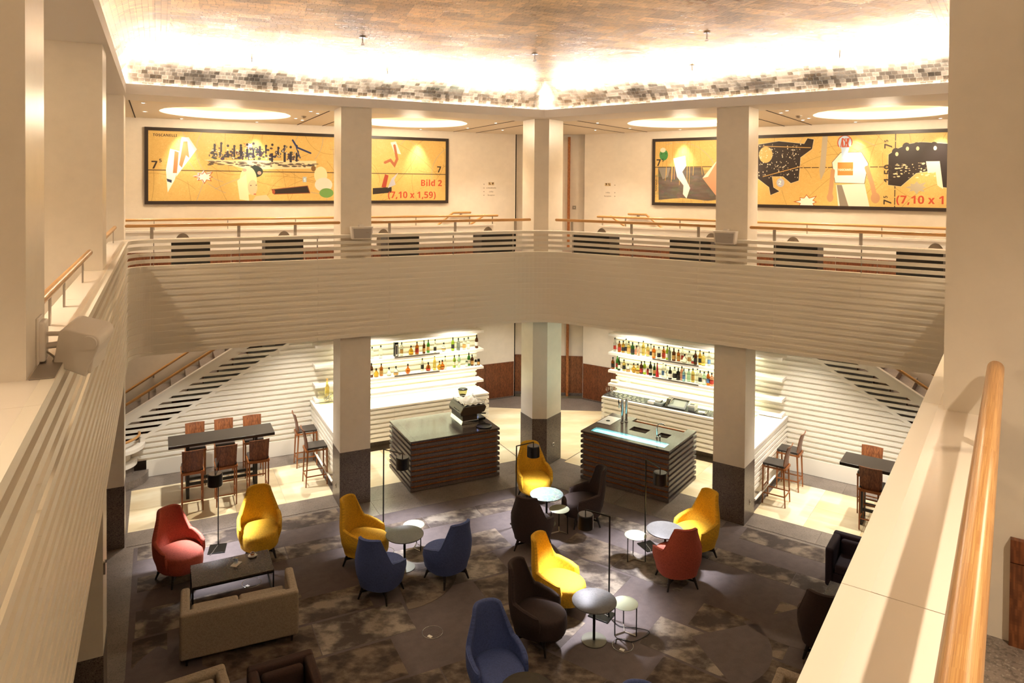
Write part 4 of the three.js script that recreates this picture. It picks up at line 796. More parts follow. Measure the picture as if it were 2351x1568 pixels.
// ---------------------------------------------------------------- island bars
const BAR = { h: 0.98, w: 1.9, d: 1.38 };
function islandBar(label, f, s0, d0, sink) {
  const t = thing('island_bar', label, 'bar counter', f.p(s0, 0, d0), f.rot), { w, d, h } = BAR; // local: x along s from s0, -z away
  const ch = sink ? 0.78 : h - 0.04; part('core', box(w - 0.09, ch, d - 0.09), M.barWood, t, [w / 2, ch / 2, -d / 2]);
  if (sink) for (const [a, b, x, z] of [[w - 0.09, 0.02, w / 2, -0.055], [w - 0.09, 0.02, w / 2, -d + 0.055], [0.02, d - 0.13, 0.055, -d / 2], [0.02, d - 0.13, w - 0.055, -d / 2]]) part('apron', box(a, 0.16, b), M.barWood, t, [x, 0.86, z]);
  const rows = 9, p = (h - 0.045) / rows;
  for (let k = 0; k < rows; k++) {
    const y = 0.012 + k * p + 0.028;
    for (const z of [-0.025, -d + 0.025]) part('stone_slat', box(w, 0.056, 0.05), M.barStone, t, [w / 2, y, z]);
    for (const x of [0.025, w - 0.025]) part('stone_slat', box(0.05, 0.056, d - 0.1), M.barStone, t, [x, y, -d / 2]);
  }
  if (!sink) { // top of five stone slabs with hairline joints
    const y = h - 0.02, S = (x0, x1, z0, z1) => part('top_slab', box(x1 - x0 - 0.002, 0.04, z1 - z0 - 0.002), M.barTop, t, [(x0 + x1) / 2, y, -(z0 + z1) / 2]);
    S(0, 0.11, 0, d); S(0.11, 1.05, 0.22, d); S(0.11, 1.05, 0, 0.22); S(1.05, w, 0.22, d); S(1.05, w, 0, 0.22);
  } else {
    const sh = new THREE.Shape([[0, 0], [w, 0], [w, d], [1.72, d], [1.72, d - 0.24], [0.58, d - 0.24], [0.58, d], [0, d]].map(([a, b]) => new THREE.Vector2(a, b)));
    const hole = (x0, x1, z0, z1) => sh.holes.push(new THREE.Path([[x0, z0], [x1, z0], [x1, z1], [x0, z1]].map(([a, b]) => new THREE.Vector2(a, b))));
    const sinks = [[0.76, 1.13, 0.62, 0.87], [1.36, 1.59, 0.61, 0.86]], tr = [0.16, 1.75, 0.12, 0.38], drip = [0.03, 0.33, 0.62, 1.14];
    [...sinks, tr].forEach((q) => hole(...q));
    const g = new THREE.ExtrudeGeometry(sh, { depth: 0.04, bevelEnabled: false }); g.rotateX(-Math.PI / 2); part('top_slab', g, M.barTop, t, [0, h - 0.04, 0]);
    const basin = (q, dep, mat, name) => { const [a, b, c, e] = q, y0 = h - dep; const gs = [box(b - a, 0.01, e - c).clone().translate((a + b) / 2, y0, -(c + e) / 2), box(0.006, dep - 0.04, e - c).clone().translate(a - 0.003, h - 0.04 - (dep - 0.04) / 2, -(c + e) / 2), box(0.006, dep - 0.04, e - c).clone().translate(b + 0.003, h - 0.04 - (dep - 0.04) / 2, -(c + e) / 2), box(b - a, dep - 0.04, 0.006).clone().translate((a + b) / 2, h - 0.04 - (dep - 0.04) / 2, -c + 0.003), box(b - a, dep - 0.04, 0.006).clone().translate((a + b) / 2, h - 0.04 - (dep - 0.04) / 2, -e - 0.003)]; return part(name, merge(gs), mat, t); };
    sinks.forEach((q) => basin(q, 0.16, M.steel, 'sink')); const tb = basin(tr, 0.13, std({ color: hex('#cfeeee'), roughness: 0.3 }), 'ice_trough');
    part('trough_light', box(tr[1] - tr[0] - 0.02, 0.006, tr[3] - tr[2] - 0.06), M.emIce, tb, [(tr[0] + tr[1]) / 2, h - 0.118, -(tr[2] + tr[3]) / 2]);
    const gl = part('trough_lid', box(tr[1] - tr[0], 0.006, tr[3] - tr[2]), phy({ color: hex('#d8f6f6'), transmission: 1, roughness: 0.12, thickness: 0 }), t, [(tr[0] + tr[1]) / 2, h - 0.006, -(tr[2] + tr[3]) / 2]);
    const dp = part('drip_tray', rbox(drip[1] - drip[0], 0.012, drip[3] - drip[2], 0.004), std({ color: hex('#d9d6d0'), roughness: 0.3, metalness: 0.4 }), t, [(drip[0] + drip[1]) / 2, h + 0.006, -(drip[2] + drip[3]) / 2]); part('drain', cyl(0.045, 0.045, 0.004, 20), M.blackMetal, dp, [0, 0.007, 0.05]);
    const o = f.p(s0 + (tr[0] + tr[1]) / 2, h - 0.105, d0 + (tr[2] + tr[3]) / 2); area(o, o.clone().add(V(0, 1, 0)), tr[1] - tr[0] - 0.03, 0.18, LUM.trough, ICE, f.p(0, 0, 1));
  }
  return t;
}
islandBar('square island bar of dark stone slats carrying the coffee machine', L, 4.33, 12.93, false);
islandBar('square island bar of dark stone slats with the beer taps and glowing trough', R, -7.11, 12.41, true);
{ // beer taps and mixer tap
  const t = thing('beer_tap', 'pair of tall chrome beer columns with small levers on the island bar', 'beer tap', R.p(-6.66, 0.98, 13.36), R.rot);
  for (const [x, z, h] of [[0, 0, 0.5], [0.045, -0.1, 0.5]]) { part('column', lathe([[0, 0], [0.04, 0], [0.04, 0.012], [0.03, 0.016], [0.03, h - 0.02], [0.026, h], [0, h]], 24), M.chrome, t, [x, 0, z]); }
  for (const [x, y] of [[-0.035, 0.4], [-0.04, 0.36]]) { const s = part('spout', bar([0.01, 0, 0], [-0.07, -0.015, 0.0], 0.011), M.chrome, t, [x + 0.03, y, 0.0]); part('lever', bar([-0.07, -0.01, 0], [-0.085, 0.07, 0], 0.008), M.blackMetal, s); part('nozzle', bar([-0.065, -0.012, 0], [-0.068, -0.08, 0], 0.007), M.chrome, s); }
  const m = thing('mixer_tap', 'chrome swan neck mixer tap beside the small sink', 'tap', R.p(-5.69, 0.98, 12.94), R.rot);
  part('spout', tube([[0, 0, 0], [0, 0.2, 0], [0.02, 0.27, -0.02], [0.08, 0.28, -0.06], [0.12, 0.24, -0.1]], 0.011, 30, 10, 0.5), M.chrome, m); part('base', cyl(0.02, 0.024, 0.03, 16), M.chrome, m, [0, 0.015, 0]); part('lever', merge([cyl(0.018, 0.018, 0.05, 14).clone().translate(0.06, 0.025, 0), bar([0.06, 0.05, 0], [0.09, 0.08, 0.02], 0.006)]), M.chrome, m);
}
{ // espresso machine
  const t = thing('espresso_machine', 'dark two group espresso machine with chrome feet on the island bar', 'coffee machine', L.p(5.6, 0.98, 13.41), L.rot), ex = (pts, dep, z0) => { const g = new THREE.ExtrudeGeometry(new THREE.Shape(pts.map(([a, b]) => new THREE.Vector2(a, b))), { depth: dep, bevelEnabled: true, bevelSize: 0.012, bevelThickness: 0.012, bevelSegments: 3 }); g.translate(0, 0, -z0 - dep); return g; };
  const body = std({ color: hex('#4a4039'), roughness: 0.28, metalness: 0.3 });
  part('foot_rail', ex([[0.0, 0.01], [0.36, 0.01], [0.36, 0.06], [0.02, 0.06]], 0.62, 0.01), M.chrome, t);
  part('body', ex([[0.03, 0.06], [0.34, 0.06], [0.33, 0.2], [0.02, 0.2]], 0.6, 0.02), body, t);
  part('head', ex([[-0.02, 0.19], [-0.03, 0.24], [0.02, 0.33], [0.06, 0.35], [0.5, 0.35], [0.53, 0.31], [0.49, 0.23], [0.36, 0.2]], 0.64, 0.0), body, t);
  const rail = part('cup_rail', merge([[0.05, 0], [0.5, 0]].flatMap(([x]) => [sbar([x, 0.41, -0.02], [x, 0.41, -0.62], 0.008)]).concat([sbar([0.05, 0.41, -0.02], [0.5, 0.41, -0.02], 0.008), sbar([0.05, 0.41, -0.62], [0.5, 0.41, -0.62], 0.008)], [[0.05, -0.02], [0.5, -0.02], [0.05, -0.62], [0.5, -0.62]].map(([x, z]) => sbar([x, 0.35, z], [x, 0.44, z], 0.012)))), M.chrome, t);
  part('drip_tray', rbox(0.2, 0.05, 0.56, 0.01), M.blackMetal, t, [0.45, 0.05, -0.32]);
  for (const z of [-0.18, -0.46]) { const gh = part('group_head', cyl(0.035, 0.03, 0.07, 16), M.chrome, t, [0.44, 0.17, z]); part('portafilter', bar([0, -0.03, 0], [0.16, -0.05, 0.03], 0.014), M.blackMetal, gh); }
  part('work_light', box(0.02, 0.01, 0.5), std({ color: 0, emissive: new THREE.Color(0.25, 0.4, 1), emissiveIntensity: 6 }), t, [0.37, 0.185, -0.32]);
  const o = L.p(6.03, 1.16, 13.73), pl = new THREE.PointLight(new THREE.Color(0.25, 0.4, 1), 0.25, 0, 2); pl.position.copy(o); pl.castShadow = true; pl.shadow.radius = 2; pl.name = 'work_light'; scene.add(pl);
  part('knob', cyl(0.016, 0.016, 0.03, 12).clone().rotateZ(Math.PI / 2), M.black, t, [0.55, 0.3, -0.1]);
  for (const z of [0.1, 0.16, 0.24, 0.3, 0.36]) part('screw', cyl(0.008, 0.008, 0.01, 8).clone().rotateZ(Math.PI / 2), M.black, t, [-0.035, 0.27, -z]);
  // crumpled white cloth over the cups
  const cl = new THREE.PlaneGeometry(0.42, 0.58, 24, 30); cl.rotateX(-Math.PI / 2); const p = cl.attributes.position; for (let i = 0; i < p.count; i++) { const x = p.getX(i), z = p.getZ(i), e = Math.min(1, (0.21 - Math.abs(x)) * 12, (0.29 - Math.abs(z)) * 12); p.setY(i, 0.012 + 0.05 * e * (0.7 + 0.3 * Math.sin(x * 24 + z * 9) * Math.cos(z * 21)) + 0.012 * Math.sin(x * 50 + z * 31)); } cl.computeVertexNormals();
  solo('white_cloth', cl, std({ color: hex('#eeeae2'), roughness: 0.9, side: THREE.DoubleSide }), 'crumpled white cloth over the cups on the espresso machine', 'cloth', L.p(5.875, 1.348, 13.73), L.rot);
  const gr = thing('coffee_grinder', 'coffee grinder with clear bean hopper behind the espresso machine', 'coffee grinder', L.p(5.93, 0.98, 14.18), L.rot);
  part('body', rbox(0.16, 0.3, 0.18, 0.02), body, gr, [0, 0.15, 0]); part('hopper', lathe([[0.035, 0.3], [0.09, 0.42], [0.105, 0.5], [0.102, 0.5], [0.085, 0.42], [0.03, 0.305]], 28), phy({ color: hex('#e8e6d0'), transmission: 0.9, roughness: 0.08, thickness: 0 }), gr); part('lid', lathe([[0, 0.53], [0.08, 0.525], [0.107, 0.51], [0.107, 0.498], [0, 0.498]], 28), M.black, gr); part('beans', cyl(0.07, 0.035, 0.07, 20), std({ color: hex('#5a4632'), roughness: 0.7 }), gr, [0, 0.35, 0]);
  const tr = thing('serving_tray', 'round black serving tray beside the espresso machine', 'tray', L.p(5.97, 0.98, 13.14), 0); part('tray_body', lathe([[0, 0.004], [0.14, 0.004], [0.155, 0.022], [0.16, 0.022], [0.145, 0], [0, 0]], 36), M.black, tr);
}
// ---------------------------------------------------------------- back counters, side counters, shelves
for (const w of wings) {
  const left = w.k === 'L', f = w.f, nm = left ? 'coffee bar' : 'beer bar';
  const inS = (t, name, s0, s1, y0, y1, d0, d1, mat) => wbox(name, f, Math.min(w.S(s0), w.S(s1)), Math.max(w.S(s0), w.S(s1)), y0, y1, w.D(d0), w.D(d1), mat, t);
  const c = thing('back_counter', 'white slatted back counter below the bottle shelves of the ' + nm, 'counter', O);
  inS(c, 'plinth', 3.6, 6.98, 0, 0.2, 15.62, 15.92, M.graniteFloor); inS(c, 'body', 3.56, 7.03, 0.19, 0.93, 15.35, 15.928, M.slatWall); inS(c, 'counter_top', 3.56, 7.08, 0.93, 0.965, 15.3, 15.928, M.white);
  for (let k = 0; k < 7; k++) for (let j = 0; j < 3; j++) inS(c, 'slat', 3.56 + j * 1.18 + 0.002, 3.56 + (j + 1) * 1.18 - 0.002 - (j === 2 ? 0.02 : 0), 0.21 + k * 0.104, 0.274 + k * 0.104, 15.3, 15.352, M.slatWall);
  for (let k = 0; k < 7; k++) inS(c, 'slat', 7.03, 7.08, 0.21 + k * 0.104, 0.274 + k * 0.104, 15.3, 15.928, M.slatWall);
  const sc = thing('side_counter', 'white side counter with two teak stools at the ' + nm, 'counter', O);
  inS(sc, 'counter_top', 3.0, 3.53, 1.1, 1.14, 13.475, 15.927, M.white); inS(sc, 'body', 3.07, 3.5, 0.0, 1.1, 13.475, 15.927, M.slatWall);
  for (let k = 0; k < 8; k++) inS(sc, 'slat', 3.02, 3.07, 0.335 + k * 0.0965, 0.395 + k * 0.0965, 13.475, 15.927, M.slatWall);
  inS(sc, 'skirting', 3.055, 3.07, 0.0, 0.1, 13.475, 15.927, M.granite);
  { const a = f.p(w.S(2.98), 0.22, w.D(13.55)), b = f.p(w.S(2.98), 0.22, w.D(15.85)); part('foot_rail', bar([a.x, a.y, a.z], [b.x, b.y, b.z], 0.022, 14), M.white, sc); for (const d of [13.9, 15.4]) { const v = f.p(w.S(3.025), 0.22, w.D(d)); const m = part('rail_bracket', box(0.09, 0.03, 0.03), M.steel, sc, [v.x, v.y, v.z]); m.rotation.y = f.rot; } }
  [[2.41, 'top'], [1.962, 'upper'], [1.536, 'middle'], [1.216, 'bottom']].forEach(([y, n], i) => {
    const s = thing('wall_shelf', 'thick white ' + n + ' shelf with hidden light behind the ' + nm, 'shelf', O);
    inS(s, 'board', 3.05, 7.07, y - 0.055, y, 15.6, 15.928, M.white); inS(s, 'light_strip', 3.6, 7.0, y - 0.067, y - 0.056, 15.86, 15.9, M.emShelf);
    if (i === 1 || i === 2) inS(s, 'label_rail', 4.83, 5.93, y - 0.004, y + 0.022, 15.594, 15.602, M.steel);
    const p = f.p(w.S(5.3), y - 0.07, w.D(15.85)); area(p, f.p(w.S(5.3), y - 1, w.D(15.8)), 3.4, 0.05, LUM.shelf, LIME, f.p(0, 0, 1));
  });
}
// ---------------------------------------------------------------- bottles
const glassOf = (c, t = 0.75) => phy({ color: hex(c), transmission: t, roughness: 0.08, thickness: 0.03, ior: 1.45 });
const BG = { clear: glassOf('#f4f6ee', 0.9), amber: glassOf('#c9701e'), gold: glassOf('#e2b33c'), yellow: glassOf('#ecd67a', 0.85), green: glassOf('#4da23c'), dgreen: glassOf('#2f5a26', 0.6), brown: glassOf('#6b3a1a', 0.6), dark: glassOf('#2c2a22', 0.4), red: std({ color: hex('#b01e22'), roughness: 0.3 }), blue: glassOf('#9fd4ea', 0.85), pink: glassOf('#f0b090'), grey: glassOf('#8a9282', 0.5), orange: glassOf('#e07a1e'), lime: glassOf('#a9c93e', 0.8), mint: glassOf('#c6ead2', 0.9) };
const LB = { white: std({ color: hex('#f2ead8'), roughness: 0.7 }), black: std({ color: hex('#2a2621'), roughness: 0.6 }), red: std({ color: hex('#b3382a'), roughness: 0.6 }), tan: std({ color: hex('#c79a54'), roughness: 0.6 }), blue: std({ color: hex('#5a7fb0'), roughness: 0.6 }), none: null };
const BS = { // profile, label band, cap
  wine: [[[0, 0], [0.036, 0], [0.038, 0.006], [0.038, 0.19], [0.03, 0.225], [0.014, 0.255], [0.0135, 0.3], [0, 0.3]], [0.0385, 0.06, 0.15], [0.0145, 0.262, 0.318]],
  spirit: [[[0, 0], [0.04, 0], [0.042, 0.006], [0.042, 0.17], [0.036, 0.195], [0.015, 0.215], [0.0145, 0.26], [0, 0.26]], [0.0425, 0.04, 0.13], [0.017, 0.245, 0.285]],
  tall: [[[0, 0], [0.034, 0], [0.036, 0.006], [0.036, 0.2], [0.014, 0.26], [0.013, 0.32], [0, 0.32]], [0.0365, 0.05, 0.14], [0.0145, 0.3, 0.335]],
  squat: [[[0, 0], [0.05, 0], [0.055, 0.02], [0.05, 0.1], [0.02, 0.14], [0.016, 0.17], [0, 0.17]], [0.0558, 0.02, 0.06], [0.02, 0.168, 0.205]],
  round: [[[0, 0], [0.03, 0], [0.058, 0.05], [0.05, 0.105], [0.02, 0.135], [0.015, 0.19], [0, 0.19]], [0.0585, 0.04, 0.065], [0.018, 0.188, 0.225]],
  cone: [[[0, 0], [0.042, 0], [0.042, 0.01], [0.014, 0.26], [0.013, 0.31], [0, 0.31]], [0.0, 0, 0], [0.0145, 0.308, 0.33]],
  jar: [[[0, 0], [0.032, 0], [0.034, 0.005], [0.034, 0.11], [0.028, 0.125], [0.028, 0.13], [0, 0.13]], [0.0345, 0.02, 0.09], [0.031, 0.128, 0.15]],
};
const bgeo = {}; for (const k in BS) { const [p, l, c] = BS[k]; bgeo[k] = { body: lathe(p, 16), label: l[0] ? new THREE.CylinderGeometry(l[0], l[0], l[2] - l[1], 16, 1, true).translate(0, (l[1] + l[2]) / 2, 0) : null, cap: cyl(c[0], c[0], c[2] - c[1], 12).clone().translate(0, (c[1] + c[2]) / 2, 0) }; }
const glassName = { clear: 'clear', amber: 'amber', gold: 'golden', yellow: 'pale yellow', green: 'green', dgreen: 'dark green', brown: 'brown', dark: 'black', red: 'red', blue: 'pale blue', pink: 'peach', grey: 'grey green', orange: 'orange', lime: 'yellow green', mint: 'mint green' };
const shapeName = { wine: 'slender bottle', spirit: 'straight bottle', tall: 'tall bottle', squat: 'squat decanter', round: 'round flask', cone: 'tapering bottle', jar: 'small jar' };
const labelCount = new Map(), bottles = [];
function bottleRow(f, d, y, where, list) {
  for (const [s, shape, glass, lab, cap] of list) {
    const label = `${glassName[glass]} ${shapeName[shape]} with ${lab === 'none' ? 'no' : lab === 'tan' ? 'a tan' : 'a ' + lab} label on the ${where}`;
    const t = thing('liquor_bottle', label, 'bottle', f.p(s, y, d + rr(-0.05, 0.05)), rr(0, 6), 'bottles on the ' + where), g = bgeo[shape], k = rr(0.92, 1.05);
    t.scale.setScalar(k);
    part('glass_body', g.body, BG[glass], t); if (LB[lab] && g.label) part('paper_label', g.label, LB[lab], t); part('cap', g.cap, cap ?? M.black, t);
  }
}
const q = (s) => s.trim().split(/\s*;\s*/).map((r) => { const [a, ...b] = r.split(' '); return [parseFloat(a), ...b]; });
bottleRow(L, 15.76, 1.962, 'upper shelf of the coffee bar', q('4.36 spirit clear none; 4.54 spirit clear none; 5.05 wine clear tan; 5.28 squat gold none; 5.42 spirit amber red; 5.59 tall brown tan; 5.71 wine green tan; 5.86 tall clear black; 6.09 round clear tan; 6.31 wine lime black; 6.45 spirit grey none; 6.61 spirit clear tan; 6.72 spirit clear white; 6.94 wine brown white'));
bottleRow(L, 15.76, 1.536, 'middle shelf of the coffee bar', q('4.34 wine brown white; 4.45 squat gold none; 4.58 spirit amber tan; 4.74 squat clear none; 4.9 squat clear tan; 5.19 round orange none; 5.57 wine clear black; 5.71 squat amber red; 5.86 tall yellow none; 5.98 round gold none; 6.05 round orange tan; 6.12 tall clear none; 6.38 wine lime white; 6.49 wine mint white; 6.68 jar clear white; 6.76 wine green white; 6.84 spirit brown tan; 6.93 jar dark white; 7.0 jar dark tan'));
bottleRow(R, 15.24, 1.962, 'upper shelf of the beer bar', q('-7.83 tall clear red; -7.7 spirit amber red; -7.6 spirit gold black; -7.53 tall clear black; -7.44 spirit yellow tan; -7.33 spirit dgreen black; -7.25 squat pink none; -7.17 tall clear none; -7.09 tall yellow none; -6.97 spirit yellow tan; -6.87 tall clear black; -6.78 spirit orange tan; -6.66 spirit clear black; -6.58 spirit amber red; -6.47 tall lime white; -6.4 wine grey none; -6.31 spirit brown tan; -6.21 spirit amber tan; -6.12 tall clear red; -6.04 squat clear none; -5.95 spirit clear tan; -5.84 squat clear red; -5.78 wine brown black; -5.7 tall gold black; -5.61 spirit yellow none; -5.5 tall clear blue'));
bottleRow(R, 15.24, 1.536, 'middle shelf of the beer bar', q('-7.86 spirit amber black; -7.76 tall green red; -7.67 tall dgreen white; -7.56 spirit yellow black; -7.44 squat clear tan; -7.3 round gold none; -7.19 round yellow tan; -7.11 spirit brown red; -7.03 wine lime white; -6.955 jar red red; -6.885 wine dark white; -6.79 wine dgreen tan; -6.7 cone red none; -6.58 tall clear blue; -6.49 tall clear white; -6.38 spirit dark white; -6.285 spirit clear black; -6.205 spirit dark black; -6.13 wine pink none; -6.06 wine blue blue; -5.97 spirit mint none; -5.87 wine yellow tan; -5.76 tall clear none; -5.68 wine clear black; -5.59 spirit mint white; -5.5 wine orange blue; -5.42 spirit pink red'));
{ const b = thing('gift_box', 'tall black bottle gift box with pale print on the upper shelf', 'box', L.p(4.91, 1.962, 15.76), L.rot); part('carton', box(0.09, 0.33, 0.09), M.black, b, [0, 0.165, 0]); part('print', box(0.05, 0.26, 0.002), LB.white, b, [0.004, 0.15, 0.046]); part('print', box(0.03, 0.2, 0.001), M.black, b, [0.004, 0.15, 0.0475]); }
{ // display bottle in a clear bucket on the side counter
  const t = thing('acrylic_bucket', 'clear square acrylic cooler filled with crumpled foil on the side counter', 'cooler', L.p(3.28, 1.14, 15.6), L.rot);
  part('wall_box', box(0.3, 0.24, 0.2), phy({ color: hex('#fbfbe8'), transmission: 1, roughness: 0.05, thickness: 0 }), t, [0, 0.12, 0]); const gs = []; for (let i = 0; i < 26; i++) { const g = new THREE.IcosahedronGeometry(rr(0.018, 0.034), 0); g.translate(rr(-0.02, 0.12), rr(0.04, 0.2), rr(-0.06, 0.06)); gs.push(g); } part('foil', merge(gs), std({ color: hex('#c9c9c4'), roughness: 0.2, metalness: 0.9, flatShading: true }), t);
  const bt = thing('liquor_bottle', 'tall pale yellow display bottle rising from the clear acrylic cooler', 'bottle', L.p(3.31, 1.21, 15.62), 0); part('glass_body', bgeo.tall.body, BG.yellow, bt); part('cap', bgeo.tall.cap, LB.tan, bt); bt.scale.setScalar(1.35);
}
// ---------------------------------------------------------------- things on the beer bar's back counter
solo('bar_mat', box(2.75, 0.006, 0.42), std({ color: hex('#2b2925'), roughness: 0.6 }), 'long black rubber mat along the back counter of the beer bar', 'mat', R.p(-6.56, 0.969, 15.07), R.rot);
{ const wg = lathe([[0, 0.004], [0.032, 0.003], [0.033, 0.001], [0.006, 0.008], [0.004, 0.07], [0.012, 0.085], [0.034, 0.12], [0.038, 0.15], [0.032, 0.195], [0.0308, 0.195], [0.0365, 0.15], [0.033, 0.121], [0.011, 0.0865], [0, 0.084]], 20);
  let n = 0; const put = (s, d) => { solo('wine_glass', wg, M.glass, 'stemmed wine glass standing in the rows next to the teak wainscot', 'wine glass', R.p(s, 0.972, d), 0, 'wine glasses on the black mat'); };
  for (let i = 0; i < 9; i++) put(-7.84 + i * 0.115, 14.93 + (i % 2) * 0.015); for (let i = 0; i < 8; i++) put(-7.8 + i * 0.115, 15.05 + (i % 2) * 0.015); for (let i = 0; i < 6; i++) put(-7.84 + i * 0.12, 15.17);
  const up = wg.clone().rotateX(Math.PI); up.translate(0, 0.195, 0);
  for (const [s, d] of [[-5.4, 15.0], [-5.3, 15.0], [-5.36, 14.9], [-5.27, 14.9]]) solo('wine_glass', up, M.glass, 'wine glass turned upside down beside the order tray', 'wine glass', R.p(s, 0.972, d), 0, 'upturned glasses on the black mat');
  const pale = std({ color: hex('#c9c6b8'), roughness: 0.5 }), mid = std({ color: hex('#7f8480'), roughness: 0.5 });
  const card = thing('card_reader', 'grey card reader with a pale roll cover on the black mat', 'card reader', R.p(-6.53, 0.972, 14.98), R.rot - 0.1); part('base', rbox(0.2, 0.06, 0.2, 0.01), mid, card, [0, 0.03, 0]); part('screen', rbox(0.12, 0.02, 0.09, 0.005), M.black, card, [-0.02, 0.075, -0.02], [0.4, 0, 0]); part('roll_cover', rbox(0.13, 0.05, 0.14, 0.012), pale, card, [-0.03, 0.08, -0.02]);
  solo('white_box', rbox(0.16, 0.06, 0.13, 0.004), M.white, 'small white box beside the card reader', 'box', R.p(-6.72, 1.002, 14.97), R.rot - 0.05);
  for (let i = 0; i < 3; i++) { const m = thing('menu_folder', 'thin dark menu folder standing between card reader and register', 'menu', R.p(-6.39 + i * 0.035, 0.972, 15.06), R.rot, 'menu folders by the register'); part('cover', box(0.012, 0.2, 0.26), [std({ color: hex('#3d3a2a') }), std({ color: hex('#6a6844') }), std({ color: hex('#35332c') })][i], m, [0.03, 0.098, 0], [0, 0, -0.38]); part('pages', box(0.006, 0.19, 0.25), LB.white, m, [0.043, 0.098, 0], [0, 0, -0.38]); }
  const pos = thing('cash_register', 'flat grey touch screen register on the black mat', 'cash register', R.p(-6.1, 0.972, 15.03), R.rot); part('stand', rbox(0.3, 0.06, 0.22, 0.02), mid, pos, [0, 0.03, 0]); const hd = part('screen_case', rbox(0.42, 0.035, 0.32, 0.012), mid, pos, [0, 0.1, 0], [0.5, 0, 0]); part('display', box(0.34, 0.004, 0.24), std({ color: hex('#a9b0a0'), roughness: 0.12 }), hd, [0, 0.0185, 0]);
  const pr = thing('receipt_printer', 'pale receipt printer with dark slot beside the register', 'printer', R.p(-5.78, 0.972, 15.06), R.rot); part('case', rbox(0.16, 0.13, 0.2, 0.015), pale, pr, [0, 0.065, 0]); part('front', rbox(0.15, 0.08, 0.01, 0.004), mid, pr, [0, 0.045, 0.103]); part('slot', box(0.09, 0.012, 0.05), M.black, pr, [0, 0.13, 0.03]);
  const ot = thing('order_tray', 'flat black tray with white order slips beside the printer', 'tray', R.p(-5.57, 0.972, 14.99), R.rot); part('tray_body', rbox(0.26, 0.015, 0.24, 0.005), M.black, ot, [0, 0.0075, 0]); part('slips', box(0.14, 0.01, 0.11), LB.white, ot, [0.02, 0.02, 0], [0, 0.2, 0]); part('pens', merge([bar([0.08, 0.02, 0.08], [0.17, 0.02, 0.05], 0.005), bar([0.09, 0.02, 0.1], [0.17, 0.02, 0.09], 0.005)]), M.steel, ot);
  solo('jug', lathe([[0, 0], [0.05, 0], [0.055, 0.01], [0.055, 0.16], [0.05, 0.165], [0.05, 0.012], [0, 0.01]], 20), phy({ color: 0xffffff, transmission: 0.9, roughness: 0.1, thickness: 0 }), 'clear plastic jug at the end of the bottom shelf of the beer bar', 'jug', R.p(-7.45, 1.216, 15.25));
  const pc = thing('paper_stack', 'loose stack of white papers at the end of the bottom shelf', 'papers', R.p(-7.82, 1.216, 15.25), R.rot); for (let i = 0; i < 4; i++) part('sheet', box(0.17, 0.012, 0.13), LB.white, pc, [rr(-0.02, 0.02), 0.006 + i * 0.012, rr(-0.02, 0.02)], [0, rr(-0.4, 0.4), 0]);
}
// ---------------------------------------------------------------- paintings
function gild(x, W_, H_, s0) {
  let s = s0; const r = () => { s = (s * 1664525 + 1013904223) >>> 0; return s / 4294967296; };
  x.fillStyle = '#d8b468'; x.fillRect(0, 0, W_, H_);
  x.lineCap = 'round';
  for (let i = 0; i < 5200; i++) { x.strokeStyle = r() < 0.5 ? 'rgba(190,146,72,0.35)' : 'rgba(240,214,150,0.35)'; x.lineWidth = 1.6; x.beginPath(); const a = r() * 7; x.arc(r() * W_, r() * H_, 4 + r() * 5, a, a + 2 + r() * 2); x.stroke(); }
  for (let i = 0; i < 46; i++) { x.strokeStyle = r() < 0.8 ? 'rgba(176,142,78,0.75)' : 'rgba(170,162,150,0.8)'; x.lineWidth = 3.5; x.beginPath(); let px = r() * W_, py = r() * H_, a = r() * 6.3, c = (r() - 0.5) * 0.3; x.moveTo(px, py); for (let k = 0; k < 16; k++) { a += c; px += Math.cos(a) * 26; py += Math.sin(a) * 26; x.lineTo(px, py); } x.stroke(); }
  return r;
}
const poly2 = (x, pts, fill, stroke, lw = 3) => { x.beginPath(); pts.forEach(([a, b], i) => (i ? x.lineTo(a, b) : x.moveTo(a, b))); x.closePath(); if (fill) { x.fillStyle = fill; x.fill(); } if (stroke) { x.strokeStyle = stroke; x.lineWidth = lw; x.stroke(); } };
const star = (x, cx, cy, R1, R0, n, fill, stroke, lw = 4, rot = 0) => poly2(x, Array.from({ length: n * 2 }, (_, i) => { const a = i / n * Math.PI + rot, q_ = i % 2 ? R0 : R1 * (0.8 + 0.4 * ((i * 37) % 10) / 10); return [cx + Math.cos(a) * q_ * 1.25, cy + Math.sin(a) * q_ * 0.8]; }), fill, stroke, lw);
const blob = (x, cx, cy, rx, ry, fill) => { x.fillStyle = fill; x.beginPath(); x.ellipse(cx, cy, rx, ry, 0, 0, 7); x.fill(); };
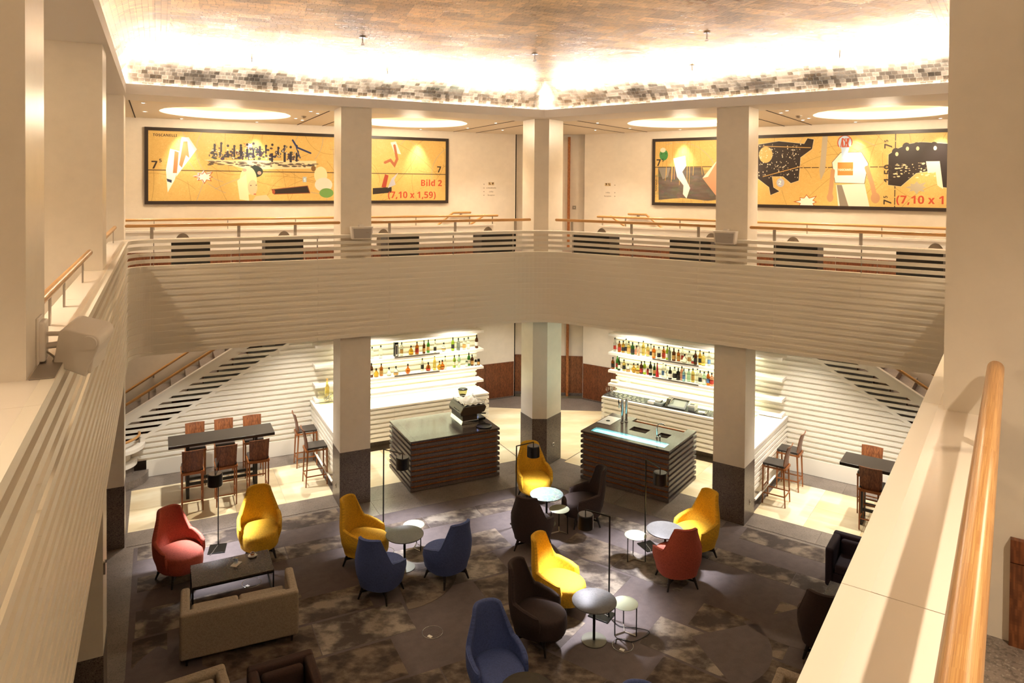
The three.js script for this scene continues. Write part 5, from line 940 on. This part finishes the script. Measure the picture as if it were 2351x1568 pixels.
TX.paintL = canvasTex(2048, 456, (x, w, h) => {
  const r = gild(x, w, h, 3), X = (f) => f * w, Y = (f) => (1 - f) * h;
  x.strokeStyle = '#3a2a20'; x.lineWidth = 5; x.beginPath(); x.moveTo(0, Y(0.44)); x.lineTo(w, Y(0.44)); x.stroke();
  x.fillStyle = '#33271f'; x.font = 'bold 70px sans-serif'; x.fillText('7', X(0.008), Y(0.46)); x.font = 'bold 32px sans-serif'; x.fillText('5', X(0.03), Y(0.55)); x.font = 'bold 66px sans-serif'; x.fillText('7', X(0.965), Y(0.47)); x.font = 'bold 24px sans-serif'; x.fillText('TOSCANELLI', X(0.013), Y(0.92));
  // two pairs of legs with white paper shapes
  poly2(x, [[X(0.062), Y(0.75)], [X(0.1), Y(0.7)], [X(0.075), Y(0.3)], [X(0.055), Y(0.12)], [X(0.05), Y(0.45)]], '#f4efe2'); poly2(x, [[X(0.075), Y(0.72)], [X(0.087), Y(0.7)], [X(0.082), Y(0.4)], [X(0.07), Y(0.4)]], '#b07a4c'); poly2(x, [[X(0.095), Y(0.92)], [X(0.116), Y(0.92)], [X(0.14), Y(0.75)], [X(0.08), Y(0.35)]], '#f4efe2'); poly2(x, [[X(0.1), Y(0.86)], [X(0.112), Y(0.86)], [X(0.118), Y(0.62)], [X(0.108), Y(0.66)], [X(0.096), Y(0.48)], [X(0.088), Y(0.52)]], '#b87d4e'); poly2(x, [[X(0.052), Y(0.32)], [X(0.067), Y(0.3)], [X(0.066), Y(0.26)], [X(0.054), Y(0.28)]], '#2d3350');
  star(x, X(0.16), Y(0.36), 52, 30, 8, '#b9cbd8', null); star(x, X(0.163), Y(0.35), 48, 26, 8, '#f7f1e4', '#b05a28'); star(x, X(0.3), Y(0.83), 30, 15, 7, '#f7f1e4', '#b05a28', 3);
  // dark ink sketch of a crowd on a raft
  x.fillStyle = '#efe3c6'; poly2(x, [[X(0.16), Y(0.6)], [X(0.52), Y(0.62)], [X(0.52), Y(0.5)], [X(0.3), Y(0.47)]], '#e8d5ac');
  for (let i = 0; i < 150; i++) { const a = 0.175 + r() * 0.29, b = 0.62 + r() * 0.14 * (0.5 + r()); blob(x, X(a), Y(b), 3 + r() * 11, 3 + r() * 9, `rgba(${34 + r() * 30},${32 + r() * 30},${46 + r() * 40},0.85)`); if (r() < 0.3) blob(x, X(a), Y(b), 3 + r() * 6, 3 + r() * 5, '#e6d6b4'); }
  for (let i = 0; i < 14; i++) { const a = 0.19 + i * 0.02; x.fillStyle = '#2b2a38'; x.fillRect(X(a), Y(0.72 + r() * 0.12), 9 + r() * 9, 40 + r() * 30); blob(x, X(a) + 7, Y(0.80 + r() * 0.06), 8, 9, '#2f2d3a'); }
  for (let i = 0; i < 90; i++) blob(x, X(0.16 + r() * 0.36), Y(0.52 + 0.06 * r()), 6 + r() * 20, 2 + r() * 4, 'rgba(50,44,44,0.6)');
  x.strokeStyle = '#2b3566'; x.lineWidth = 12; x.beginPath(); x.moveTo(X(0.44), Y(0.93)); x.lineTo(X(0.455), Y(0.82)); x.lineTo(X(0.5), Y(0.74)); x.stroke(); x.lineWidth = 7; x.beginPath(); x.moveTo(X(0.452), Y(0.82)); x.lineTo(X(0.465), Y(0.66)); x.stroke();
  // blonde head with a dark hat
  blob(x, X(0.318), Y(0.44), 52, 40, '#2f3a34'); blob(x, X(0.297), Y(0.3), 56, 96, '#e9d7a0'); poly2(x, [[X(0.262), Y(0.3)], [X(0.27), Y(0.02)], [X(0.3), Y(0)], [X(0.29), Y(0.4)]], '#efe0b4'); blob(x, X(0.311), Y(0.2), 30, 52, '#e6bf96'); blob(x, X(0.318), Y(0.1), 9, 4, '#b5604e'); blob(x, X(0.305), Y(0.23), 6, 3, '#5d5146'); blob(x, X(0.322), Y(0.235), 5, 3, '#5d5146'); poly2(x, [[X(0.31), Y(0)], [X(0.32), Y(0.07)], [X(0.355), Y(0.09)], [X(0.37), Y(0)]], '#e6bf96'); blob(x, X(0.285), Y(0.46), 14, 11, '#dd9a84'); blob(x, X(0.332), Y(0.42), 13, 12, '#dd9a84');
  poly2(x, [[X(0.372), Y(0.17)], [X(0.49), Y(0.23)], [X(0.498), Y(0.12)], [X(0.38), Y(0.1)]], '#2b211c', '#8a4a2c', 5); blob(x, X(0.378), Y(0.135), 10, 15, '#a24e2c'); x.fillStyle = '#aebfce'; x.fillRect(X(0.474), Y(0.37), 26, 38); x.fillStyle = '#fff'; x.font = 'bold 34px sans-serif'; x.fillText('1', X(0.476), Y(0.295));
  blob(x, X(0.535), Y(0.4), 46, 60, '#e9dcae'); blob(x, X(0.545), Y(0.25), 62, 50, '#e3ddd0'); blob(x, X(0.555), Y(0.12), 50, 34, '#6f9f55'); blob(x, X(0.51), Y(0.5), 16, 20, '#7a5a30');
  // right-hand legs and boots
  poly2(x, [[X(0.785), Y(0.95)], [X(0.805), Y(0.97)], [X(0.825), Y(0.76)], [X(0.8), Y(0.78)]], '#f2ead6'); x.strokeStyle = '#a9623c'; x.lineWidth = 20; x.beginPath(); x.moveTo(X(0.8), Y(0.9)); x.lineTo(X(0.81), Y(0.68)); x.lineTo(X(0.8), Y(0.58)); x.lineTo(X(0.785), Y(0.66)); x.lineTo(X(0.765), Y(0.62)); x.stroke(); poly2(x, [[X(0.765), Y(0.43)], [X(0.778), Y(0.41)], [X(0.768), Y(0.2)], [X(0.752), Y(0.22)]], '#a8402c'); poly2(x, [[X(0.72), Y(0.2)], [X(0.79), Y(0.22)], [X(0.79), Y(0.13)], [X(0.72), Y(0.1)]], '#2a211d'); poly2(x, [[X(0.775), Y(0.2)], [X(0.79), Y(0.36)], [X(0.815), Y(0.46)], [X(0.8), Y(0.34)], [X(0.805), Y(0.26)]], '#b9bccb');
  x.fillStyle = '#c0492c'; x.font = 'bold 66px sans-serif'; x.fillText('Bild 2', X(0.9), Y(0.24)); x.font = 'bold 68px sans-serif'; x.fillText('(7,10 x 1,59)', X(0.775), Y(0.04));
});
TX.paintR = canvasTex(2048, 456, (x, w, h) => {
  const r = gild(x, w, h, 9), X = (f) => f * w, Y = (f) => (1 - f) * h;
  x.strokeStyle = '#3a2a20'; x.lineWidth = 5; x.setLineDash([40, 10]); x.beginPath(); x.moveTo(X(0.35), Y(0.55)); x.lineTo(w, Y(0.55)); x.stroke(); x.beginPath(); x.moveTo(X(0.784), 0); x.lineTo(X(0.784), h); x.stroke(); x.setLineDash([]); x.beginPath(); x.moveTo(0, Y(0.58)); x.lineTo(X(0.36), Y(0.58)); x.stroke();
  // dark smoky landscape with drips
  poly2(x, [[X(0.012), Y(0.58)], [X(0.18), Y(0.57)], [X(0.19), Y(0.4)], [X(0.3), Y(0.1)], [X(0.2), Y(0.04)], [X(0.1), Y(0.08)], [X(0.015), Y(0.04)]], '#5f564d'); for (let i = 0; i < 220; i++) blob(x, X(0.02 + r() * 0.2), Y(0.08 + r() * 0.44), 10 + r() * 50, 4 + r() * 12, `rgba(${90 + r() * 60},${84 + r() * 52},${76 + r() * 46},0.16)`); poly2(x, [[X(0.012), Y(0.57)], [X(0.06), Y(0.57)], [X(0.05), Y(0.42)], [X(0.03), Y(0.38)]], '#8d8880');
  for (let i = 0; i < 22; i++) { const a = 0.01 + r() * 0.32; x.strokeStyle = 'rgba(206,164,92,0.95)'; x.lineWidth = 4; x.beginPath(); x.moveTo(X(a + (r() - 0.5) * 0.03), Y(1)); x.lineTo(X(a), Y(0.15 + r() * 0.35)); x.stroke(); }
  blob(x, X(0.033), Y(0.78), 34, 42, '#3f8a4a'); blob(x, X(0.03), Y(0.86), 22, 18, '#e4ddc0'); blob(x, X(0.024), Y(0.8), 6, 6, '#2f6b3a'); blob(x, X(0.042), Y(0.8), 6, 6, '#2f6b3a');
  x.fillStyle = '#33271f'; x.font = 'bold 70px sans-serif'; x.fillText('7', X(0.004), Y(0.6)); x.font = 'bold 30px sans-serif'; x.fillText('5', X(0.026), Y(0.67)); x.save(); x.translate(X(0.008), Y(0.18)); x.rotate(-Math.PI / 2); x.font = 'bold 20px sans-serif'; x.fillText('TOSCANELLI', 0, 0); x.restore();
  poly2(x, [[X(0.07), Y(0.72)], [X(0.115), Y(0.76)], [X(0.12), Y(0.6)], [X(0.105), Y(0.5)], [X(0.135), Y(0.24)], [X(0.122), Y(0.07)], [X(0.108), Y(0.14)], [X(0.11), Y(0.28)], [X(0.085), Y(0.42)]], '#f6efdf'); poly2(x, [[X(0.18), Y(0.4)], [X(0.24), Y(0.72)], [X(0.27), Y(0.3)], [X(0.23), Y(0.12)]], '#d79a78'); poly2(x, [[X(0.18), Y(0.4)], [X(0.24), Y(0.72)], [X(0.2), Y(0.42)]], '#f3e9d6');
  // ink splash with a round opening
  poly2(x, [[X(0.36), Y(0.9)], [X(0.44), Y(0.95)], [X(0.52), Y(0.9)], [X(0.53), Y(0.98)], [X(0.55), Y(0.96)], [X(0.545), Y(0.82)], [X(0.51), Y(0.7)], [X(0.505), Y(0.36)], [X(0.48), Y(0.32)], [X(0.455), Y(0.42)], [X(0.42), Y(0.42)], [X(0.425), Y(0.26)], [X(0.445), Y(0.2)], [X(0.415), Y(0.14)], [X(0.41), Y(0.26)], [X(0.37), Y(0.4)]], '#2c211d', '#efe3c6', 2); blob(x, X(0.398), Y(0.75), 46, 56, '#d9b670'); for (let i = 0; i < 160; i++) blob(x, X(0.37 + r() * 0.14), Y(0.4 + r() * 0.5), 1 + r() * 3, 1 + r() * 5, '#efe3c6');
  x.strokeStyle = '#cfa45c'; x.lineWidth = 5; x.beginPath(); x.moveTo(X(0.39), Y(0.88)); x.lineTo(X(0.54), Y(0.84)); x.moveTo(X(0.39), Y(0.42)); x.lineTo(X(0.52), Y(0.58)); x.stroke();
  blob(x, X(0.447), Y(0.33), 26, 30, '#bcc0cf'); x.fillStyle = '#fff'; x.font = 'bold 38px sans-serif'; x.fillText('2', X(0.44), Y(0.3)); star(x, X(0.53), Y(0.05), 60, 34, 8, '#f7f1e4', '#b05a28'); poly2(x, [[X(0.576), Y(1)], [X(0.592), Y(1)], [X(0.585), Y(0.5)], [X(0.572), Y(0.36)], [X(0.568), Y(0.5)]], '#b7ab93');
  // standing figure in white with a patterned mask
  poly2(x, [[X(0.618), Y(0.3)], [X(0.7), Y(0.32)], [X(0.715), Y(0)], [X(0.625), Y(0)]], '#ece0cb'); poly2(x, [[X(0.62), Y(0.3)], [X(0.635), Y(0.3)], [X(0.655), Y(0)], [X(0.63), Y(0)]], '#8a8070'); poly2(x, [[X(0.605), Y(0.62)], [X(0.63), Y(0.76)], [X(0.69), Y(0.76)], [X(0.71), Y(0.6)], [X(0.7), Y(0.32)], [X(0.615), Y(0.33)]], '#f3eadb', '#5a4a3c', 3); x.strokeStyle = '#c29468'; x.lineWidth = 26; x.beginPath(); x.moveTo(X(0.608), Y(0.5)); x.lineTo(X(0.604), Y(0.28)); x.lineTo(X(0.6), Y(0.12)); x.moveTo(X(0.706), Y(0.54)); x.lineTo(X(0.722), Y(0.3)); x.lineTo(X(0.73), Y(0.14)); x.stroke(); blob(x, X(0.601), Y(0.12), 20, 30, '#c29468'); blob(x, X(0.731), Y(0.12), 26, 34, '#c29468');
  blob(x, X(0.642), Y(0.9), 40, 44, '#b3cbe4'); poly2(x, [[X(0.632), Y(0.82)], [X(0.655), Y(0.82)], [X(0.645), Y(0.66)], [X(0.634), Y(0.68)]], '#b3cbe4'); x.strokeStyle = '#b5543c'; x.lineWidth = 6; x.beginPath(); x.ellipse(X(0.642), Y(0.9), 42, 46, 0, 2.6, 6.6); x.stroke(); for (let i = 0; i < 9; i++) { x.beginPath(); x.moveTo(X(0.63 + r() * 0.025), Y(0.96)); x.lineTo(X(0.63 + r() * 0.025), Y(0.84)); x.stroke(); }
  x.fillStyle = '#e0803c'; x.fillRect(X(0.622), Y(0.62), 92, 84); x.fillStyle = '#f8e6d0'; x.font = 'bold 17px sans-serif'; x.fillText('TOSCANELLI', X(0.623), Y(0.5));
  // dark cut-out group
  poly2(x, [[X(0.765), Y(0.72)], [X(0.79), Y(0.8)], [X(0.82), Y(0.86)], [X(0.85), Y(0.88)], [X(0.9), Y(0.86)], [X(0.94), Y(0.84)], [X(0.99), Y(0.8)], [X(0.985), Y(0.4)], [X(0.95), Y(0.5)], [X(0.94), Y(0.25)], [X(0.9), Y(0.28)], [X(0.89), Y(0.5)], [X(0.84), Y(0.46)], [X(0.8), Y(0.28)], [X(0.765), Y(0.3)]], '#2c211d', '#efe3c6', 2); for (const [a, b] of [[0.785, 0.75], [0.813, 0.82], [0.84, 0.82], [0.885, 0.82], [0.93, 0.8]]) { blob(x, X(a), Y(b), 22, 26, '#2c211d'); blob(x, X(a) + 6, Y(b) + 12, 9, 13, '#e6d3a8'); } for (let i = 0; i < 70; i++) blob(x, X(0.78 + r() * 0.12), Y(0.4 + r() * 0.2), 2 + r() * 9, 1 + r() * 4, '#e6d3a8'); poly2(x, [[X(0.865), Y(0.62)], [X(0.9), Y(0.62)], [X(0.91), Y(0.25)], [X(0.895), Y(0.3)], [X(0.89), Y(0.48)], [X(0.87), Y(0.46)]], '#f0e2bf');
  star(x, X(0.842), Y(0.27), 50, 28, 8, '#b3a78d', null); x.fillStyle = '#3a2c22'; for (const [t, fy] of [['7', 0.8], ['1,59', 0.33], ['7', 0.03]]) { x.save(); x.translate(X(0.775), Y(fy)); x.rotate(-Math.PI / 2); x.font = 'bold 60px sans-serif'; x.fillText(t, 0, 0); if (t === '7') { x.font = 'bold 30px sans-serif'; x.fillText('5', 40, -22); } x.restore(); }
  x.fillStyle = '#c0492c'; x.font = 'bold 68px sans-serif'; x.fillText('(7,10 x 1,59)', X(0.787), Y(0.05)); x.font = 'bold 60px sans-serif'; x.fillText('Bild', X(0.935), Y(0.24));
});
M.frame = std({ color: hex('#2c1f19'), roughness: 0.4 });
function painting(label, f, s0, s1, d, tex) {
  const w = s1 - s0, h = 1.72, t = thing('wall_painting', label, 'painting', f.p((s0 + s1) / 2, 5.452, d), f.rot), b = 0.075;
  part('canvas', new THREE.BoxGeometry(w - 2 * b, h - 2 * b, 0.03), [M.wall, M.wall, M.wall, M.wall, std({ map: tex, roughness: 0.45 }), M.wall], t, [0, h / 2, 0.025]);
  for (const y of [b / 2, h - b / 2]) part('frame_rail', box(w, b, 0.06), M.frame, t, [0, y, 0.03]);
  for (const x of [-w / 2 + b / 2, w / 2 - b / 2]) part('frame_stile', box(b, h - 2 * b, 0.06), M.frame, t, [x, h / 2, 0.03]);
}
painting('long gold painting with a blonde head and the red words Bild 2', L, -0.28, 6.925, 17.698, TX.paintL);
painting('long gold painting with a standing figure in white and dark cut-out figures', R, -7.735, -0.53, 17.165, TX.paintR);
// ---------------------------------------------------------------- signs on the back walls
const signTex = (leftArrow) => canvasTex(512, 512, (x) => {
  x.clearRect(0, 0, 512, 512); x.fillStyle = 'rgba(120,98,74,1)'; x.font = '54px sans-serif'; x.textAlign = 'center';
  const rows = leftArrow ? [[null, 110], ['U-FAUBOURG', 225], ['Lobby', 335], ['Reception', 445]] : [[null, 110], ['Lobby', 335], ['Reception', 445]], cx = leftArrow ? 290 : 215;
  for (const [t, y] of rows) { if (t) x.fillText(t, cx, y, 380); const ax = leftArrow ? 40 : 460, sg = leftArrow ? 1 : -1; x.beginPath(); x.moveTo(ax - 16 * sg, y - 16); x.lineTo(ax + 16 * sg, y - 34); x.lineTo(ax + 16 * sg, y + 2); x.fill(); }
  for (let k = 0; k < 2; k++) { const px = cx - 96 + k * 104, ph = leftArrow ? k === 0 : k === 1; x.fillStyle = 'rgba(205,176,128,1)'; x.fillRect(px, 30, 90, 90); x.fillStyle = '#3a2410'; x.strokeStyle = '#3a2410'; if (ph) { x.lineWidth = 16; x.beginPath(); x.arc(px + 70, 50, 44, 1.7, 3.3); x.stroke(); x.beginPath(); x.arc(px + 30, 46, 11, 0, 7); x.arc(px + 64, 94, 11, 0, 7); x.fill(); } else { x.beginPath(); x.moveTo(px + 14, 46); x.lineTo(px + 76, 40); x.lineTo(px + 56, 86); x.lineTo(px + 32, 106); x.lineTo(px + 34, 70); x.fill(); } }
});
for (const [f, s, d, la, label] of [[L, 8.18, 17.697, true, 'small wall lettering with arrows, two pictograms, Lobby and Reception beside Bild 2'], [R, -9.02, 17.164, false, 'small wall lettering reading Lobby and Reception near the green mask painting']]) {
  const g = new THREE.PlaneGeometry(0.46, 0.46); const m = solo('wall_sign', g, std({ map: signTex(la), transparent: true, roughness: 0.6 }), label, 'sign', f.p(s, 5.82, d - 0.002), f.rot);
}
{ const u = nrm2(sub2(chamR, chamL)), n = [u[1], -u[0]], e = add2(add2(chamL, u, 1.65), n, 0.27); const t = thing('wall_switch', 'square steel wall switch in the recess by the tall teak strip', 'switch', V(e[0], 5.33, e[1]), Math.atan2(-u[1], u[0])); part('plate', rbox(0.1, 0.1, 0.012, 0.003), M.steel, t, [0, 0, 0]); part('button', cyl(0.014, 0.014, 0.01, 14).clone().rotateX(Math.PI / 2), M.white, t, [0, 0, 0.008]); }
for (const [f, s, d, rot, label] of [[L, 2.966, 13.2, L.rot - Math.PI / 2, 'small steel power socket in the granite plinth of the coffee bar column'], [R, -3.801, 12.7, R.rot + Math.PI / 2, 'small steel power socket in the granite plinth of the beer bar column']]) { const t = thing('power_socket', label, 'socket', f.p(s, 0.3, d), rot); part('plate', rbox(0.05, 0.09, 0.012, 0.003), M.steel, t); part('insert', box(0.022, 0.03, 0.004), M.black, t, [0, 0, 0.007]); }
{ const a = [0.77, -14.86], b = [1.097, -15.33], u = nrm2(sub2(b, a)), n = [-u[1], u[0]], p = add2(add2(a, u, 0.26), n, 0.008); const t = thing('power_socket', 'small white power socket in the granite plinth of the corner column', 'socket', V(p[0], 0.39, p[1]), Math.atan2(n[0], n[1])); part('plate', rbox(0.06, 0.07, 0.012, 0.003), M.white, t); part('insert', cyl(0.02, 0.02, 0.004, 14).clone().rotateX(Math.PI / 2), M.black, t, [0, 0, 0.007]); }
// ---------------------------------------------------------------- loudspeakers
for (const [i, tt, n] of [[1, 3.28 + 0.42, 'coffee bar'], [2, Math.hypot(...sub2(R.xz(-4.1, 12.2), cornerC(0))), 'beer bar']]) {
  const rn = runs[i], p = rn.at(tt, 0.06, 5.01), t = thing('loudspeaker', 'small grey box loudspeaker on the parapet cap before the ' + n + ' column', 'loudspeaker', V(p[0], 4.945, p[2]), rn.rot);
  const sh = new THREE.Shape([[-0.19, 0.21], [0.19, 0.21], [0.165, 0], [-0.165, 0]].map(([a, b]) => new THREE.Vector2(a, b)));
  const g = new THREE.ExtrudeGeometry(sh, { depth: 0.13, bevelEnabled: true, bevelSize: 0.008, bevelThickness: 0.008, bevelSegments: 2 }); part('cabinet', g, M.speaker, t, [0, 0, 0.065]);
  const gr = new THREE.Shape([[-0.165, 0.185], [0.165, 0.185], [0.148, 0.012], [-0.148, 0.012]].map(([a, b]) => new THREE.Vector2(a, b))); part('grille', new THREE.ExtrudeGeometry(gr, { depth: 0.006, bevelEnabled: false }), M.grille, t, [0, 0, 0.204]); part('badge', box(0.05, 0.012, 0.004), M.grey, t, [0.09, 0.11, 0.212]); part('bracket', box(0.08, 0.03, 0.1), M.speaker, t, [0, 0.235, 0.11]);
}
{ // large white loudspeaker on the pier
  const t = thing('loudspeaker', 'large white tilted loudspeaker on a swivel bracket at the first pier', 'loudspeaker', L.p(-0.535, 5.1, 4.18), L.rot);
  part('wall_plate', rbox(0.035, 0.2, 0.12, 0.012, 3), M.speaker, t, [0.02, 0.02, 0]); part('back_plate', rbox(0.012, 0.24, 0.15, 0.004), M.speaker, t, [0.006, 0.02, 0]);
  part('arm', merge([bar([0.03, 0.05, 0], [0.13, 0.05, 0.03], 0.012), bar([0.03, -0.01, 0], [0.13, 0.0, 0.03], 0.017)]), M.speaker, t); part('cable', tube([[0.03, -0.03, 0.01], [0.07, -0.07, 0.02], [0.05, -0.1, 0.02], [0.07, -0.09, 0.03], [0.1, -0.02, 0.03]], 0.005, 24, 6, 0.5), M.grey, t);
  const cab = part('cabinet', (() => { const sh = new THREE.Shape(); sh.moveTo(-0.10, -0.12); sh.lineTo(0.085, -0.15); sh.lineTo(0.13, 0.075); sh.absarc(0.085, 0.09, 0.045, -0.3, Math.PI / 2, false); sh.lineTo(-0.06, 0.135); sh.absarc(-0.06, 0.095, 0.04, Math.PI / 2, Math.PI, false); sh.lineTo(-0.10, -0.12); const g = new THREE.ExtrudeGeometry(sh, { depth: 0.2, bevelEnabled: true, bevelSize: 0.012, bevelThickness: 0.012, bevelSegments: 3, curveSegments: 10 }); g.translate(0, 0, -0.1); return g; })(), M.speaker, t, [0.19, -0.01, 0.03], [0.25, -0.35, -0.18]); cab.scale.setScalar(0.76);
  part('end_cap', cyl(0.046, 0.046, 0.02, 24).clone().rotateX(Math.PI / 2), M.speaker, cab, [0.085, 0.09, 0.115]);
  part('front_rim', rbox(0.02, 0.2, 0.21, 0.006), M.speaker, cab, [0.112, -0.035, 0]);
  part('foot_plate', rbox(0.1, 0.006, 0.5, 0.002), M.steel, t, [0.06, -0.087, 0.12]);
}
// ---------------------------------------------------------------- desks and chairs on the far balcony
const deskN = { L: ['under Bild 2 near the stair pier', 'under Bild 2 near the coffee bar column', 'just past the coffee bar column', 'on the coffee side of the corner column'], R: ['on the beer side of the corner column', 'before the beer bar column', 'just past the beer bar column', 'under the dark cut-out figures'] };
for (const [k, f, d, desks, chairs] of [['L', L, 13.6, [[0.2, 0.82], [1.75, 2.43], [4.05, 4.71], [6.1, 6.88]], [0.4, 2.2, 4.2, 6.6]], ['R', R, 13.07, [[-7.7, -6.85], [-5.52, -4.7], [-3.54, -2.8], [-1.59, -0.93]], [-7.45, -4.97, -3.4, -1.1]]]) {
  desks.forEach(([s0, s1], i) => {
    const w = s1 - s0, t = thing('writing_desk', 'black panelled desk on the balcony ' + deskN[k][i], 'desk', f.p((s0 + s1) / 2, 4.15, d), f.rot, 'black desks on the balcony');
    part('modesty_panel', rbox(w, 0.72, 0.025, 0.004), M.black, t, [0, 0.4, 0]); part('desk_top', rbox(w + 0.04, 0.03, 0.5, 0.004), M.tableTop, t, [0, 0.755, -0.24]); for (const x of [-1, 1]) part('side_panel', box(0.025, 0.72, 0.44), M.darkWood, t, [x * (w / 2 - 0.013), 0.38, -0.24]);
    const c = thing('desk_chair', 'grey shell chair at the desk ' + deskN[k][i], 'chair', f.p(chairs[i], 4.15, d + 0.62), f.rot, 'grey shell chairs on the balcony');
    const sh = new THREE.SphereGeometry(0.24, 20, 12, 0, Math.PI, 0.0, 1.9); sh.scale(0.62, 1.15, 0.35); part('backrest', sh, M.grey, c, [0, 0.575, -0.16], [0, Math.PI, 0]); part('seat', rbox(0.44, 0.06, 0.42, 0.025, 3), M.grey, c, [0, 0.45, 0]); part('post', cyl(0.025, 0.025, 0.4, 10), M.chrome, c, [0, 0.22, 0]); part('base', cyl(0.2, 0.22, 0.02, 20), M.chrome, c, [0, 0.01, 0]);
  });
}
{ const t = thing('wall_latch', 'small brass latch fixed low on the second pier', 'latch', L.p(-0.505, 1.9, 8.42), L.rot); part('plate', box(0.02, 0.12, 0.05), M.steel, t); part('knob', cyl(0.012, 0.012, 0.03, 10), M.chrome, t, [0.01, 0.07, 0]); }

for (const m of Object.values(M).flat()) m.name ||= 'surface';
renderer.render(scene, camera);
